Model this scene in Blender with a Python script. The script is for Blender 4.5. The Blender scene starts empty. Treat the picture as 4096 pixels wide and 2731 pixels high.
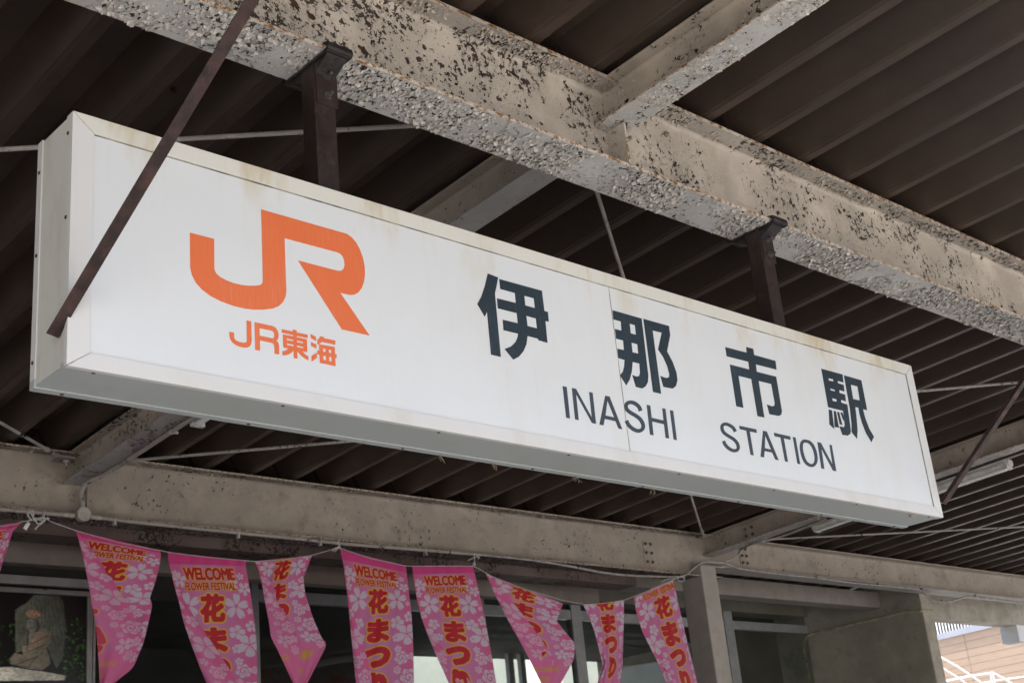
import bpy, bmesh, math, random
import numpy as np
from mathutils import Vector, Matrix, noise
from mathutils.geometry import tessellate_polygon
R = math.radians
random.seed(7); RNG = np.random.RandomState(7)
scene = bpy.context.scene
COL = scene.collection

# ------------------------------------------------------------------ camera
W0, H0, FPX = 4096.0, 2731.0, 5381.5
CAMP = np.array([0.0, 0.0, 1.6])
YAW, PIT, ROL = 0.775234, 0.365899, -0.1014395
FWD = np.array([math.sin(YAW) * math.cos(PIT), math.cos(YAW) * math.cos(PIT), math.sin(PIT)])
_r0 = np.array([math.cos(YAW), -math.sin(YAW), 0.0]); _u0 = np.cross(_r0, FWD)
RGT = math.cos(ROL) * _r0 + math.sin(ROL) * _u0
UPV = -math.sin(ROL) * _r0 + math.cos(ROL) * _u0
cam = bpy.data.cameras.new('camera'); cam_o = bpy.data.objects.new('camera', cam); COL.objects.link(cam_o)
cam.sensor_width = 36.0; cam.lens = FPX / W0 * 36.0; cam.clip_start = 0.05; cam.clip_end = 2000
m3 = Matrix([[RGT[i], UPV[i], -FWD[i]] for i in range(3)])
cam_o.matrix_world = Matrix.Translation(Vector(CAMP)) @ m3.to_4x4()
cam.dof.use_dof = True; cam.dof.focus_distance = 5.6; cam.dof.aperture_fstop = 8.0
scene.camera = cam_o

# ------------------------------------------------------------------ light
w = bpy.data.worlds.new('World'); scene.world = w; w.use_nodes = True
wn = w.node_tree; bg = wn.nodes['Background']
sky = wn.nodes.new('ShaderNodeTexSky'); sky.sky_type = 'NISHITA'; sky.sun_disc = False
SUN_EL, SUN_AZ = R(56), R(205)          # azimuth measured clockwise from +Y
sky.sun_elevation = SUN_EL; sky.sun_rotation = SUN_AZ
sky.air_density = 1.0; sky.dust_density = 4.0; sky.ozone_density = 0.6
wn.links.new(sky.outputs[0], bg.inputs[0]); bg.inputs[1].default_value = 0.15
sun = bpy.data.lights.new('sun', 'SUN'); sun.energy = 3.2; sun.angle = R(3); sun.color = (1.0, 0.95, 0.88)
sun_o = bpy.data.objects.new('sun', sun); COL.objects.link(sun_o)
sd = Vector((math.sin(SUN_AZ) * math.cos(SUN_EL), math.cos(SUN_AZ) * math.cos(SUN_EL), math.sin(SUN_EL)))
sun_o.rotation_euler = sd.to_track_quat('Z', 'Y').to_euler()
scene.view_settings.view_transform = 'Standard'; scene.view_settings.look = 'None'
scene.view_settings.gamma = 1.0; scene.view_settings.use_curve_mapping = False
scene.view_settings.exposure = 1.15
scene.cycles.max_bounces = 8; scene.cycles.diffuse_bounces = 5

# ------------------------------------------------------------------ helpers
def at(px, py, x=None, y=None, z=None):
    d = FWD + RGT * ((px - W0 / 2) / FPX) - UPV * ((py - H0 / 2) / FPX)
    if x is not None: t = (x - CAMP[0]) / d[0]
    elif y is not None: t = (y - CAMP[1]) / d[1]
    else: t = (z - CAMP[2]) / d[2]
    return Vector(CAMP + d * t)
def T3(a, b): return (a * .5957, 1797 + b * .5957)
def T4(a, b): return (1350 + a * .5957, 1797 + b * .5957)
def T5(a, b): return (2696 + a * .5957, 1797 + b * .5957)

def tag(o, label=None, cat=None, group=None, kind=None):
    if label: o['label'] = label
    if cat: o['category'] = cat
    if group: o['group'] = group
    if kind: o['kind'] = kind
    return o
def thing(name, loc, label, cat, group=None):
    o = bpy.data.objects.new(name, None); COL.objects.link(o); o.location = loc
    o.empty_display_size = .1
    return tag(o, label, cat, group)
def adopt(o, par):
    o.parent = par
    loc = Vector(par.get('_w', (0, 0, 0)))
    o.matrix_parent_inverse = Matrix.Translation(-world_loc(par))
def world_loc(o):
    if o.parent is None: return Vector(o.location)
    return Vector((0, 0, 0)) if o.type == 'MESH' else Vector(o.location)
def link(name, me, parent=None):
    o = bpy.data.objects.new(name, me); COL.objects.link(o)
    if parent is not None:
        o.parent = parent
        if parent.type == 'EMPTY': o.matrix_parent_inverse = Matrix.Translation(-Vector(parent.location))
    return o

class MB:
    """collects geometry in world coordinates, linked as one mesh object"""
    def __init__(s): s.v = []; s.f = []; s.sm = []
    def add(s, vs, fs, smooth=False):
        n = len(s.v); s.v += [tuple(p) for p in vs]; s.f += [tuple(n + i for i in f) for f in fs]
        s.sm += [smooth] * len(fs); return s
    def box(s, a, b, warp=None):
        x0, y0, z0 = a; x1, y1, z1 = b
        vs = [(x0, y0, z0), (x1, y0, z0), (x1, y1, z0), (x0, y1, z0), (x0, y0, z1), (x1, y0, z1), (x1, y1, z1), (x0, y1, z1)]
        if warp: vs = [warp(p) for p in vs]
        s.add(vs, [(0, 3, 2, 1), (4, 5, 6, 7), (0, 1, 5, 4), (1, 2, 6, 5), (2, 3, 7, 6), (3, 0, 4, 7)])
        return s
    def prism(s, prof, a, b, axis, warp=None, n=1, smooth=False, caps=True):
        """closed 2D profile swept from a to b along axis ('x': prof=(y,z); 'y': prof=(x,z); 'z': prof=(x,y))"""
        k = len(prof); vs = []
        for i in range(n + 1):
            t = a + (b - a) * i / n
            for p, q in prof:
                c = {'x': (t, p, q), 'y': (p, t, q), 'z': (p, q, t)}[axis]
                vs.append(warp(c) if warp else c)
        fs = [(i * k + j, i * k + (j + 1) % k, (i + 1) * k + (j + 1) % k, (i + 1) * k + j) for i in range(n) for j in range(k)]
        s.add(vs, fs, smooth)
        if caps:
            s.add(vs[:k], [tuple(range(k))[::-1]]); s.add(vs[-k:], [tuple(range(k))])
        return s
    def tube(s, pts, r, seg=10, caps=True, smooth=True):
        P = [Vector(p) for p in pts]; n = len(P); rr = r if isinstance(r, (list, tuple)) else [r] * n
        vs = []; up = None
        for i in range(n):
            d = (P[min(i + 1, n - 1)] - P[max(i - 1, 0)]).normalized()
            if up is None: up = d.orthogonal().normalized()
            up = (up - d * up.dot(d)).normalized(); sd_ = d.cross(up)
            for j in range(seg):
                a = 2 * math.pi * j / seg
                vs.append(P[i] + (up * math.cos(a) + sd_ * math.sin(a)) * rr[i])
        fs = [(i * seg + j, i * seg + (j + 1) % seg, (i + 1) * seg + (j + 1) % seg, (i + 1) * seg + j) for i in range(n - 1) for j in range(seg)]
        s.add(vs, fs, smooth)
        if caps: s.add(vs[:seg], [tuple(range(seg))[::-1]]); s.add(vs[-seg:], [tuple(range(seg))])
        return s
    def cyl(s, c, d, r, h, seg=16, r2=None):
        c = Vector(c); d = Vector(d).normalized()
        return s.tube([c, c + d * h], [r, r2 if r2 is not None else r], seg, smooth=False)
    def build(s, name, mat, parent=None, bevel=0, kind=None):
        me = bpy.data.meshes.new(name); me.from_pydata(s.v, [], s.f); me.materials.append(mat)
        me.polygons.foreach_set('use_smooth', s.sm)
        bm = bmesh.new(); bm.from_mesh(me); bmesh.ops.recalc_face_normals(bm, faces=bm.faces); bm.to_mesh(me); bm.free()
        o = link(name, me, parent)
        if bevel:
            b = o.modifiers.new('bevel', 'BEVEL'); b.width = bevel; b.segments = 2; b.limit_method = 'ANGLE'
        if kind: o['kind'] = kind
        return o
def spline(pts, n=6):
    P = [Vector(p) for p in pts]; out = []
    for i in range(len(P) - 1):
        a = P[max(i - 1, 0)]; b = P[i]; c = P[i + 1]; d = P[min(i + 2, len(P) - 1)]
        for k in range(n):
            t = k / n
            out.append(.5 * ((2 * b) + (c - a) * t + (2 * a - 5 * b + 4 * c - d) * t * t + (3 * b - a - 3 * c + d) * t ** 3))
    out.append(P[-1]); return out

# ------------------------------------------------------------------ materials
def newmat(name):
    m = bpy.data.materials.new(name); m.use_nodes = True
    nt = m.node_tree; b = nt.nodes['Principled BSDF']
    return m, nt, b
class NT:
    def __init__(s, nt): s.nt = nt; s.L = nt.links
    def n(s, t, **kw):
        nd = s.nt.nodes.new(t)
        for k, v in kw.items():
            if k.startswith('_'): setattr(nd, k[1:], v)
        return nd
    def set(s, sock, v):
        if hasattr(v, 'is_output'): s.L.new(v, sock)
        else: sock.default_value = v
    def coord(s): return s.n('ShaderNodeTexCoord').outputs['Object']
    def mapping(s, vec, scale=(1, 1, 1), loc=(0, 0, 0), rot=(0, 0, 0)):
        m = s.n('ShaderNodeMapping'); s.L.new(vec, m.inputs[0]); m.inputs['Scale'].default_value = scale
        m.inputs['Location'].default_value = loc; m.inputs['Rotation'].default_value = rot
        return m.outputs[0]
    def noise(s, vec, scale, detail=4, rough=.55, dist=0, color=False):
        m = s.n('ShaderNodeTexNoise'); s.L.new(vec, m.inputs['Vector']); m.inputs['Scale'].default_value = scale
        m.inputs['Detail'].default_value = detail; m.inputs['Roughness'].default_value = rough; m.inputs['Distortion'].default_value = dist
        return m.outputs['Color' if color else 'Fac']
    def vor(s, vec, scale, feature='DISTANCE_TO_EDGE', out='Distance', rnd=1):
        m = s.n('ShaderNodeTexVoronoi'); m.feature = feature; s.L.new(vec, m.inputs['Vector']); m.inputs['Scale'].default_value = scale
        m.inputs['Randomness'].default_value = rnd
        return m.outputs[out]
    def math(s, op, a, b=0.0, c=0.0):
        m = s.n('ShaderNodeMath'); m.operation = op; s.set(m.inputs[0], a); s.set(m.inputs[1], b); s.set(m.inputs[2], c)
        return m.outputs[0]
    def vmath(s, op, a, b):
        m = s.n('ShaderNodeVectorMath'); m.operation = op; s.set(m.inputs[0], a); s.set(m.inputs[1], b); return m.outputs[0]
    def vscale(s, a, k):
        m = s.n('ShaderNodeVectorMath'); m.operation = 'SCALE'; s.set(m.inputs[0], a); s.set(m.inputs[3], k); return m.outputs[0]
    def ramp(s, v, a, b, lo=0.0, hi=1.0):
        m = s.n('ShaderNodeMapRange'); m.interpolation_type = 'SMOOTHSTEP'; s.set(m.inputs[0], v); s.set(m.inputs[1], a); s.set(m.inputs[2], b)
        s.set(m.inputs[3], lo); s.set(m.inputs[4], hi); return m.outputs[0]
    def mix(s, f, a, b):
        m = s.n('ShaderNodeMix'); m.data_type = 'RGBA'; s.set(m.inputs[0], f)
        s.set(m.inputs[6], a if hasattr(a, 'is_output') else (*a, 1)); s.set(m.inputs[7], b if hasattr(b, 'is_output') else (*b, 1)); return m.outputs[2]
    def xyz(s, vec, i):
        m = s.n('ShaderNodeSeparateXYZ'); s.L.new(vec, m.inputs[0]); return m.outputs[i]
    def bump(s, h, dist, strength=1.0):
        m = s.n('ShaderNodeBump'); s.L.new(h, m.inputs['Height']); m.inputs['Distance'].default_value = dist; m.inputs['Strength'].default_value = strength
        return m.outputs[0]

def mat_plain(name, base, rough=.6, metal=0, var=.15, scale=6, grime=None, bump=.0015, bscale=80, streak=False, spec=None):
    m, nt, b = newmat(name); T = NT(nt); c = T.coord()
    cc = T.mapping(c, (3, 3, .35)) if streak else c
    n1 = T.noise(cc, scale, 5, .6)
    dark = tuple(v * (1 - var * 1.6) for v in base); lite = tuple(min(1, v * (1 + var)) for v in base)
    col = T.mix(T.ramp(n1, .3, .72), dark, lite)
    if grime:
        col = T.mix(T.ramp(T.noise(c, scale * 2.3, 7, .7), .52, .74, 0, grime[1]), col, grime[0])
    T.L.new(col, b.inputs['Base Color']); b.inputs['Metallic'].default_value = metal
    T.L.new(T.ramp(T.noise(c, scale * 1.7, 3), .2, .8, max(0, rough - .1), min(1, rough + .12)), b.inputs['Roughness'])
    if bump: T.L.new(T.bump(T.noise(c, bscale, 4), bump), b.inputs['Normal'])
    if spec is not None: b.inputs['Specular IOR Level'].default_value = spec
    return m

def mat_peel(name, base, under, amount=.5, chip=(.024, .015, .013), rust=(.20, .072, .02), edge=None, scale=50, crack=1.0, flake_h=.004, rustamt=.5, dirt=.3, bigchip=.5, fall=None):
    """old oil paint that cracks into star-shaped splits and drops off in scales over dark primer.
    edge=(axis, e0, e1): rusty lips at these coordinates; fall=(x0, x1, a, b): wear changes along the member"""
    m, nt, b = newmat(name); T = NT(nt); c = T.coord()
    warp = T.vscale(T.vmath('SUBTRACT', T.noise(c, 38, 3, .6, color=True), (.5, .5, .5)), .030)
    cw = T.vmath('ADD', c, warp)
    dens = T.noise(c, 2.3, 2, .5)                                        # where the paint has failed most
    dens2 = T.noise(T.mapping(c, (1, 1, 1), (3.1, 7.7, 1.3)), 3.8, 3, .55)
    if fall:
        fb = T.ramp(T.xyz(c, 0), fall[0], fall[1], fall[2], fall[3])
        dens = T.math('ADD', dens, fb); dens2 = T.math('ADD', dens2, fb)
    cellc = T.vor(cw, scale, 'F1', 'Color'); ve = T.vor(cw, scale); ve2 = T.vor(cw, scale * 1.9)
    # splits: a crack only opens where a second noise is high, so the net breaks into separate stars
    o1 = T.math('SUBTRACT', T.noise(c, 27, 2, .5), T.ramp(dens, .36, .68, .72, .72 - .26 * amount))
    wid = T.math('MULTIPLY', T.math('MAXIMUM', o1, 0.0), 1.3 * crack)
    cr = T.ramp(T.math('SUBTRACT', wid, ve), 0.0, .012)
    o2 = T.math('SUBTRACT', T.noise(T.mapping(c, (1, 1, 1), (5, 5, 5)), 44, 2, .5), T.ramp(dens2, .36, .66, .74, .74 - .22 * amount))
    cr2 = T.ramp(T.math('SUBTRACT', T.math('MULTIPLY', T.math('MAXIMUM', o2, 0.0), .9 * crack), ve2), 0.0, .012)
    # missing patches
    th = T.ramp(dens2, .42, .70, .80, .80 - .17 * bigchip)
    ch = T.ramp(T.math('SUBTRACT', T.math('ADD', T.noise(c, 17, 3, .6), T.math('MULTIPLY', T.math('SUBTRACT', T.xyz(cellc, 0), .5), .10)), th), 0.0, .008)
    tone = T.mix(T.ramp(T.noise(c, 4.5, 4, .6), .3, .72), tuple(v * .90 for v in base), tuple(min(1, v * 1.06) for v in base))
    tone = T.mix(T.math('MULTIPLY', T.ramp(T.xyz(cellc, 1), .70, .74), T.ramp(dens, .46, .66, 0, .8 * amount)), tone, under)
    grime = T.ramp(T.noise(T.mapping(c, (1, 1, 1), (9, 2, 5)), 5, 6, .66), .52, .80, 0, dirt)
    col = T.mix(grime, tone, (.19, .145, .105))
    rm = T.ramp(T.noise(T.mapping(c, (1, 1, 1), (5, 1, 8)), 34, 4, .6), .715 - .05 * rustamt, .74 - .05 * rustamt, 0, min(1, rustamt * 1.2))
    col = T.mix(rm, col, rust)
    col = T.mix(T.math('MULTIPLY', cr2, .85), col, (.085, .065, .052))
    col = T.mix(T.math('MULTIPLY', cr, .95), col, (.035, .025, .021))
    chipc = T.mix(T.ramp(T.noise(c, 52, 3, .6), .54, .60), chip, (.085, .026, .014))
    col = T.mix(ch, col, chipc)
    hole = T.math('MAXIMUM', T.math('MAXIMUM', cr, T.math('MULTIPLY', cr2, .7)), ch)
    if edge:
        ax, e0, e1 = edge; v = T.xyz(c, {'x': 0, 'y': 1, 'z': 2}[ax])
        d = T.math('MINIMUM', T.math('ABSOLUTE', T.math('SUBTRACT', v, e0)), T.math('ABSOLUTE', T.math('SUBTRACT', v, e1)))
        lip = T.ramp(d, .004, .006, 1, 0)
        col = T.mix(T.math('MULTIPLY', lip, .8), col, tuple(min(1, v * 1.12) for v in BEIGE))
        em = T.math('MULTIPLY', T.ramp(T.math('ADD', d, T.math('MULTIPLY', T.noise(c, 60, 3, .6), .010)), .006, .011, 1, 0), T.ramp(T.noise(c, 38, 5, .72), .52 - .05 * rustamt, .60 - .05 * rustamt))
        rc = T.mix(T.ramp(T.noise(c, 80, 3, .6), .35, .65), (.13, .050, .018), (.38, .20, .075))
        col = T.mix(em, col, rc)
    vf = T.vor(T.vmath('ADD', c, warp), scale * 2.6)
    fine = T.math('MULTIPLY', T.ramp(vf, .0, .16, 1, 0), T.ramp(T.noise(T.mapping(c, (1, 1, 1), (2, 8, 3)), 3.1, 3, .6), .34, .60, 0, crack * .55))
    col = T.mix(T.math('MULTIPLY', fine, .42), col, (.10, .08, .065))
    T.L.new(col, b.inputs['Base Color'])
    T.L.new(T.ramp(hole, 0, 1, .6, .9), b.inputs['Roughness'])
    b.inputs['Specular IOR Level'].default_value = .25
    dish = T.math('MULTIPLY', T.ramp(ve, 0, .3), T.ramp(dens, .42, .66, .0, amount))
    h = T.math('SUBTRACT', T.math('MULTIPLY', T.noise(cw, 70, 3, .6), .22), hole)
    h = T.math('SUBTRACT', h, T.math('MULTIPLY', dish, .35)); h = T.math('SUBTRACT', h, T.math('MULTIPLY', fine, .5))
    T.L.new(T.bump(h, flake_h, .8), b.inputs['Normal'])
    return m

BEIGE = (.56, .50, .43); GREY = (.53, .53, .525); UNDER = (.30, .325, .32)
Y0, Y1 = 3.69, 3.965      # main beam flange edges
M = {}
M['main_web'] = mat_peel('main web paint', BEIGE, (.38, .34, .29), .95, bigchip=1.1, crack=1.25, rustamt=.25, dirt=.12, fall=(2.2, 5.2, .10, -.035))
M['main_low'] = mat_peel('main underside paint', GREY, UNDER, .95, edge=('y', Y0, Y1), crack=1.1, flake_h=.003, rustamt=.7, bigchip=.35, dirt=.15)
M['main_top'] = mat_peel('main top flange paint', (.41, .375, .335), UNDER, 1.0, edge=('y', Y0, Y1), crack=1.3, bigchip=1.2, flake_h=.004, rustamt=1.0, dirt=.3)
M['cross_web'] = mat_peel('cross web paint', (.47, .41, .345), (.38, .34, .29), .85, bigchip=1.0, crack=1.2, dirt=.12, rustamt=.5)
M['cross_low'] = mat_peel('cross underside paint', (.47, .465, .455), (.32, .33, .33), .8, edge=('x', 4.46, 4.645), flake_h=.003, bigchip=.5, rustamt=.5, dirt=.1)
M['cross2_low'] = mat_peel('rear cross underside paint', (.40, .39, .38), (.3, .3, .3), .5, edge=('x', 12.2, 12.385), bigchip=.7, dirt=.3)
M['back_web'] = mat_peel('rear web paint', (.43, .375, .315), (.36, .32, .27), .5, crack=.9, bigchip=.75, dirt=.55, rustamt=.4)
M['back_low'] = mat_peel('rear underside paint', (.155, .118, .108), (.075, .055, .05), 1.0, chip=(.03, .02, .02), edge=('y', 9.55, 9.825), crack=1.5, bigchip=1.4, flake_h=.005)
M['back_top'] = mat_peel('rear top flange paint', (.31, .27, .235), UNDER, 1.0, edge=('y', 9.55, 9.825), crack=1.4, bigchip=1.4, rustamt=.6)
M['column'] = mat_peel('column paint', (.42, .385, .35), (.35, .32, .3), .2, crack=.5, bigchip=.2, rustamt=.3, dirt=.3)
M['rod'] = mat_peel('rod paint', (.46, .43, .40), (.3, .28, .27), .7, bigchip=1.3, rust=(.28, .11, .03), rustamt=1.0)
M['flake'] = mat_plain('loose paint scale', (.62, .59, .55), .7, 0, .2, 30, bump=0)
M['primer'] = mat_plain('red brown primer', (.055, .022, .016), .85, 0, .4, 40, grime=((.16, .055, .03), .7), bump=.001)
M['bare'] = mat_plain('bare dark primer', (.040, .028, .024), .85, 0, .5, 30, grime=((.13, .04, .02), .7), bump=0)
M['flake_beige'] = mat_plain('loose beige scale', (.50, .45, .39), .7, 0, .2, 30, bump=0)
M['flake_dark'] = mat_plain('loose pinkish scale', (.25, .195, .185), .8, 0, .35, 30, bump=0)
M['deck'] = mat_plain('brown coated deck', (.054, .036, .027), .38, 0, .16, 2.5, grime=((.03, .024, .02), .55), bump=.0008, bscale=140)
M['tight'] = mat_plain('dark rusty frame strip', (.035, .018, .013), .8, 0, .4, 12)
M['hanger'] = mat_plain('dark brown steel', (.031, .018, .017), .45, .1, .25, 9, grime=((.10, .07, .055), .5), bump=.001)
M['brace'] = mat_plain('rusty dark red steel', (.040, .017, .015), .6, .1, .45, 14, grime=((.095, .034, .024), .6), bump=.0015, bscale=160)
M['bolt'] = mat_plain('zinc bolt', (.22, .22, .22), .38, .8, .3, 40)
M['clamp'] = mat_plain('blackened clamp steel', (.035, .03, .032), .4, .3, .35, 14, grime=((.09, .07, .06), .5))
M['cobweb'] = mat_plain('dusty cobweb', (.30, .24, .17), .95, 0, .3, 60, bump=.002)
M['conduit'] = mat_peel('conduit paint', (.38, .34, .31), (.20, .22, .22), .9, chip=(.15, .17, .17), bigchip=1.3, rustamt=.1, crack=.4, scale=30, flake_h=.001)
M['cable'] = mat_plain('grey cable', (.36, .33, .31), .6, 0, .2, 10, grime=((.16, .14, .12), .4))
M['boxpaint'] = mat_plain('junction box paint', (.44, .40, .36), .6, 0, .12, 14, grime=((.2, .16, .13), .4))
M['fitting'] = mat_plain('off white fitting', (.58, .57, .53), .45, 0, .1, 9, grime=((.3, .25, .18), .5))
M['alu'] = mat_plain('silver window aluminium', (.36, .36, .355), .35, .6, .12, 5)
M['alu_white'] = mat_plain('grey window frame', (.33, .34, .34), .45, .1, .1, 5)
M['dark_frame'] = mat_plain('dark panel', (.022, .022, .022), .6, 0, .2, 3)
M['plaster'] = mat_plain('cement render', (.36, .335, .275), .9, 0, .13, 1.6, grime=((.11, .10, .08), .5), bump=.006, bscale=45)
M['plaster_lit'] = mat_plain('cement render lit face', (.46, .43, .35), .9, 0, .15, 3, grime=((.12, .11, .08), .6), bump=.005, bscale=45)  # paler copy of the render: light on the narrow face put into the colour
M['lintel'] = mat_peel('lintel paint', (.30, .265, .235), (.22, .2, .18), .3, crack=.5, bigchip=.6, dirt=.55)
M['concrete'] = mat_plain('concrete beam', (.46, .42, .35), .85, 0, .15, 3, grime=((.17, .14, .1), .5), bump=.003)
M['white_wall'] = mat_plain('white wall', (.34, .36, .33), .8, 0, .04, 2)
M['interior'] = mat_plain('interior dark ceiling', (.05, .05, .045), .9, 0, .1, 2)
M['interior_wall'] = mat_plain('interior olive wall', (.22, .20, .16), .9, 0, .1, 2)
M['ground'] = mat_plain('plaza paving', (.42, .41, .39), .85, 0, .1, .8, bump=.004, bscale=20)
M['rail_white'] = mat_plain('white rail paint', (.8, .81, .82), .4, 0, .03, 3, bump=0)
M['parapet'] = mat_plain('pale blue grey parapet', (.44, .46, .53), .6, 0, .04, 2)
M['parapet_wall'] = mat_plain('grey upper wall', (.26, .27, .29), .8, 0, .06, 2)
M['pipe_pale'] = mat_plain('yellowed conduit', (.42, .38, .27), .6, 0, .2, 8)
M['bolt_dark'] = mat_plain('dirty painted bolt', (.14, .12, .10), .7, 0, .4, 50)
M['rope'] = mat_plain('white twine', (.55, .54, .53), .8, 0, .1, 60, bump=.001, bscale=900)

def mat_sign(name, base, stain, amt, streak, rough=.32, zt=None):
    m, nt, b = newmat(name); T = NT(nt); c = T.coord()
    n1 = T.noise(c, 2.2, 4, .55)
    col = T.mix(T.ramp(n1, .3, .75), tuple(v * .97 for v in base), base)
    s1 = T.ramp(T.noise(T.mapping(c, (2.0, 2.0, .55)), 2.4, 5, .62), .50, .72, 0, amt)
    if zt is not None:       # run-off stains start below the top rail
        near = T.ramp(T.math('SUBTRACT', zt, T.math('ADD', T.xyz(c, 2), T.math('MULTIPLY', T.noise(T.mapping(c, (3, 3, .6)), 2.1, 4, .6), .22))), -.12, .06, 1, .14)
        s1 = T.math('MULTIPLY', s1, near)
    col = T.mix(s1, col, stain)
    s2 = T.ramp(T.noise(T.mapping(c, (14, 14, .5)), 2.3, 4, .6), .58, .75, 0, streak)
    col = T.mix(s2, col, tuple(v * .8 for v in stain))
    sp = T.ramp(T.noise(c, 46, 3, .5), .80, .83, 0, .5)
    col = T.mix(sp, col, (.25, .22, .18))
    T.L.new(col, b.inputs['Base Color']); b.inputs['Roughness'].default_value = rough
    T.L.new(T.bump(T.noise(c, 3.5, 2), .004, .3), b.inputs['Normal'])
    return m
M['face'] = mat_sign('sign acrylic', (.715, .74, .765), (.60, .52, .37), .85, .05, .28, zt=3.97)
M['trim'] = mat_sign('sign trim', (.68, .67, .62), (.52, .44, .29), .9, .2, .4)
M['trim_low'] = mat_sign('sign lower trim', (.70, .70, .70), (.55, .50, .40), .3, .1, .4)
M['endplate'] = mat_sign('sign end sheet', (.68, .68, .64), (.45, .40, .30), .5, .25, .5)
M['under'] = mat_sign('sign underside sheet', (.43, .47, .48), (.38, .37, .31), .35, .1, .45)
M['gasket'] = mat_plain('weathered gasket', (.26, .25, .22), .8, 0, .5, 9)
M['seam'] = mat_plain('panel joint', (.42, .37, .28), .8, 0, .4, 9)
M['screw'] = mat_plain('rusty screw', (.10, .05, .035), .7, .3, .4, 60)
def mat_vinyl(name, base, fade, amt):
    m, nt, b = newmat(name); T = NT(nt); c = T.coord()
    s = T.ramp(T.noise(T.mapping(c, (60, 60, 4)), 3, 6, .7), .42, .75, 0, amt)
    s2 = T.ramp(T.noise(T.mapping(c, (4, 4, 2)), 2, 3, .6), .35, .7, .15, 1)
    col = T.mix(T.math('MULTIPLY', s, s2), base, fade)
    col = T.mix(T.ramp(T.noise(c, 120, 2), .76, .79, 0, .6), col, tuple(min(1, v * 2 + .2) for v in base))
    T.L.new(col, b.inputs['Base Color']); b.inputs['Roughness'].default_value = .45
    return m
M['orange'] = mat_vinyl('orange vinyl', (.74, .158, .048), (.80, .30, .17), .5)
M['navy'] = mat_vinyl('blue black vinyl', (.014, .026, .038), (.06, .095, .125), .7)
M['navy_thin'] = mat_vinyl('faded blue black vinyl', (.035, .050, .070), (.08, .105, .14), .5)
def mat_glass():
    m, nt, b = newmat('window glass')
    b.inputs['Base Color'].default_value = (.75, .8, .78, 1); b.inputs['Roughness'].default_value = .02
    b.inputs['Transmission Weight'].default_value = 1.0; b.inputs['IOR'].default_value = 1.4
    return m
M['glass'] = mat_glass()
def mat_cloth():
    m, nt, b = newmat('printed polyester'); T = NT(nt)
    a = T.n('ShaderNodeAttribute'); a.attribute_name = 'print'
    T.L.new(a.outputs['Color'], b.inputs['Base Color']); b.inputs['Roughness'].default_value = .6
    b.inputs['Sheen Weight'].default_value = .15
    tr = T.n('ShaderNodeBsdfTranslucent'); T.L.new(a.outputs['Color'], tr.inputs[0])
    mx = T.n('ShaderNodeMixShader'); mx.inputs[0].default_value = .28
    out = nt.nodes['Material Output']; T.L.new(b.outputs[0], mx.inputs[1]); T.L.new(tr.outputs[0], mx.inputs[2]); T.L.new(mx.outputs[0], out.inputs[0])
    wv = T.noise(T.coord(), 22, 3, .5); nb = T.bump(wv, .006, .35)
    T.L.new(nb, b.inputs['Normal']); T.L.new(nb, tr.inputs['Normal'])
    return m
M['cloth'] = mat_cloth()
def vary_deck():
    m = M['deck']; nt = m.node_tree; T = NT(nt); b = nt.nodes['Principled BSDF']; src = b.inputs['Base Color'].links[0].from_socket
    oi = T.n('ShaderNodeObjectInfo'); c = T.coord()
    st = T.ramp(T.noise(T.mapping(c, (7, .6, 7)), 2.2, 5, .65), .35, .7)
    col = T.mix(T.math('MULTIPLY', st, .45), src, (.035, .026, .021))
    col = T.mix(T.math('MULTIPLY', oi.outputs['Random'], .25), col, (.075, .050, .037))
    sp = T.ramp(T.noise(c, 42, 3, .6), .70, .72, 0, .55); col = T.mix(sp, col, (.022, .018, .016))
    T.L.new(col, b.inputs['Base Color'])
vary_deck()
def mat_attr(name, rough=.35):
    m, nt, b = newmat(name); T = NT(nt); a = T.n('ShaderNodeAttribute'); a.attribute_name = 'print'
    T.L.new(a.outputs['Color'], b.inputs['Base Color']); b.inputs['Roughness'].default_value = rough
    return m
M['poster'] = mat_attr('poster print', .3)
def mat_siding():
    m, nt, b = newmat('wood look siding'); T = NT(nt); c = T.coord()
    n1 = T.noise(T.mapping(c, (.5, .5, 6)), 3, 5, .6)
    T.L.new(T.mix(T.ramp(n1, .3, .7), (.47, .345, .255), (.52, .39, .295)), b.inputs['Base Color']); b.inputs['Roughness'].default_value = .7
    return m
M['siding'] = mat_siding()

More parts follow.
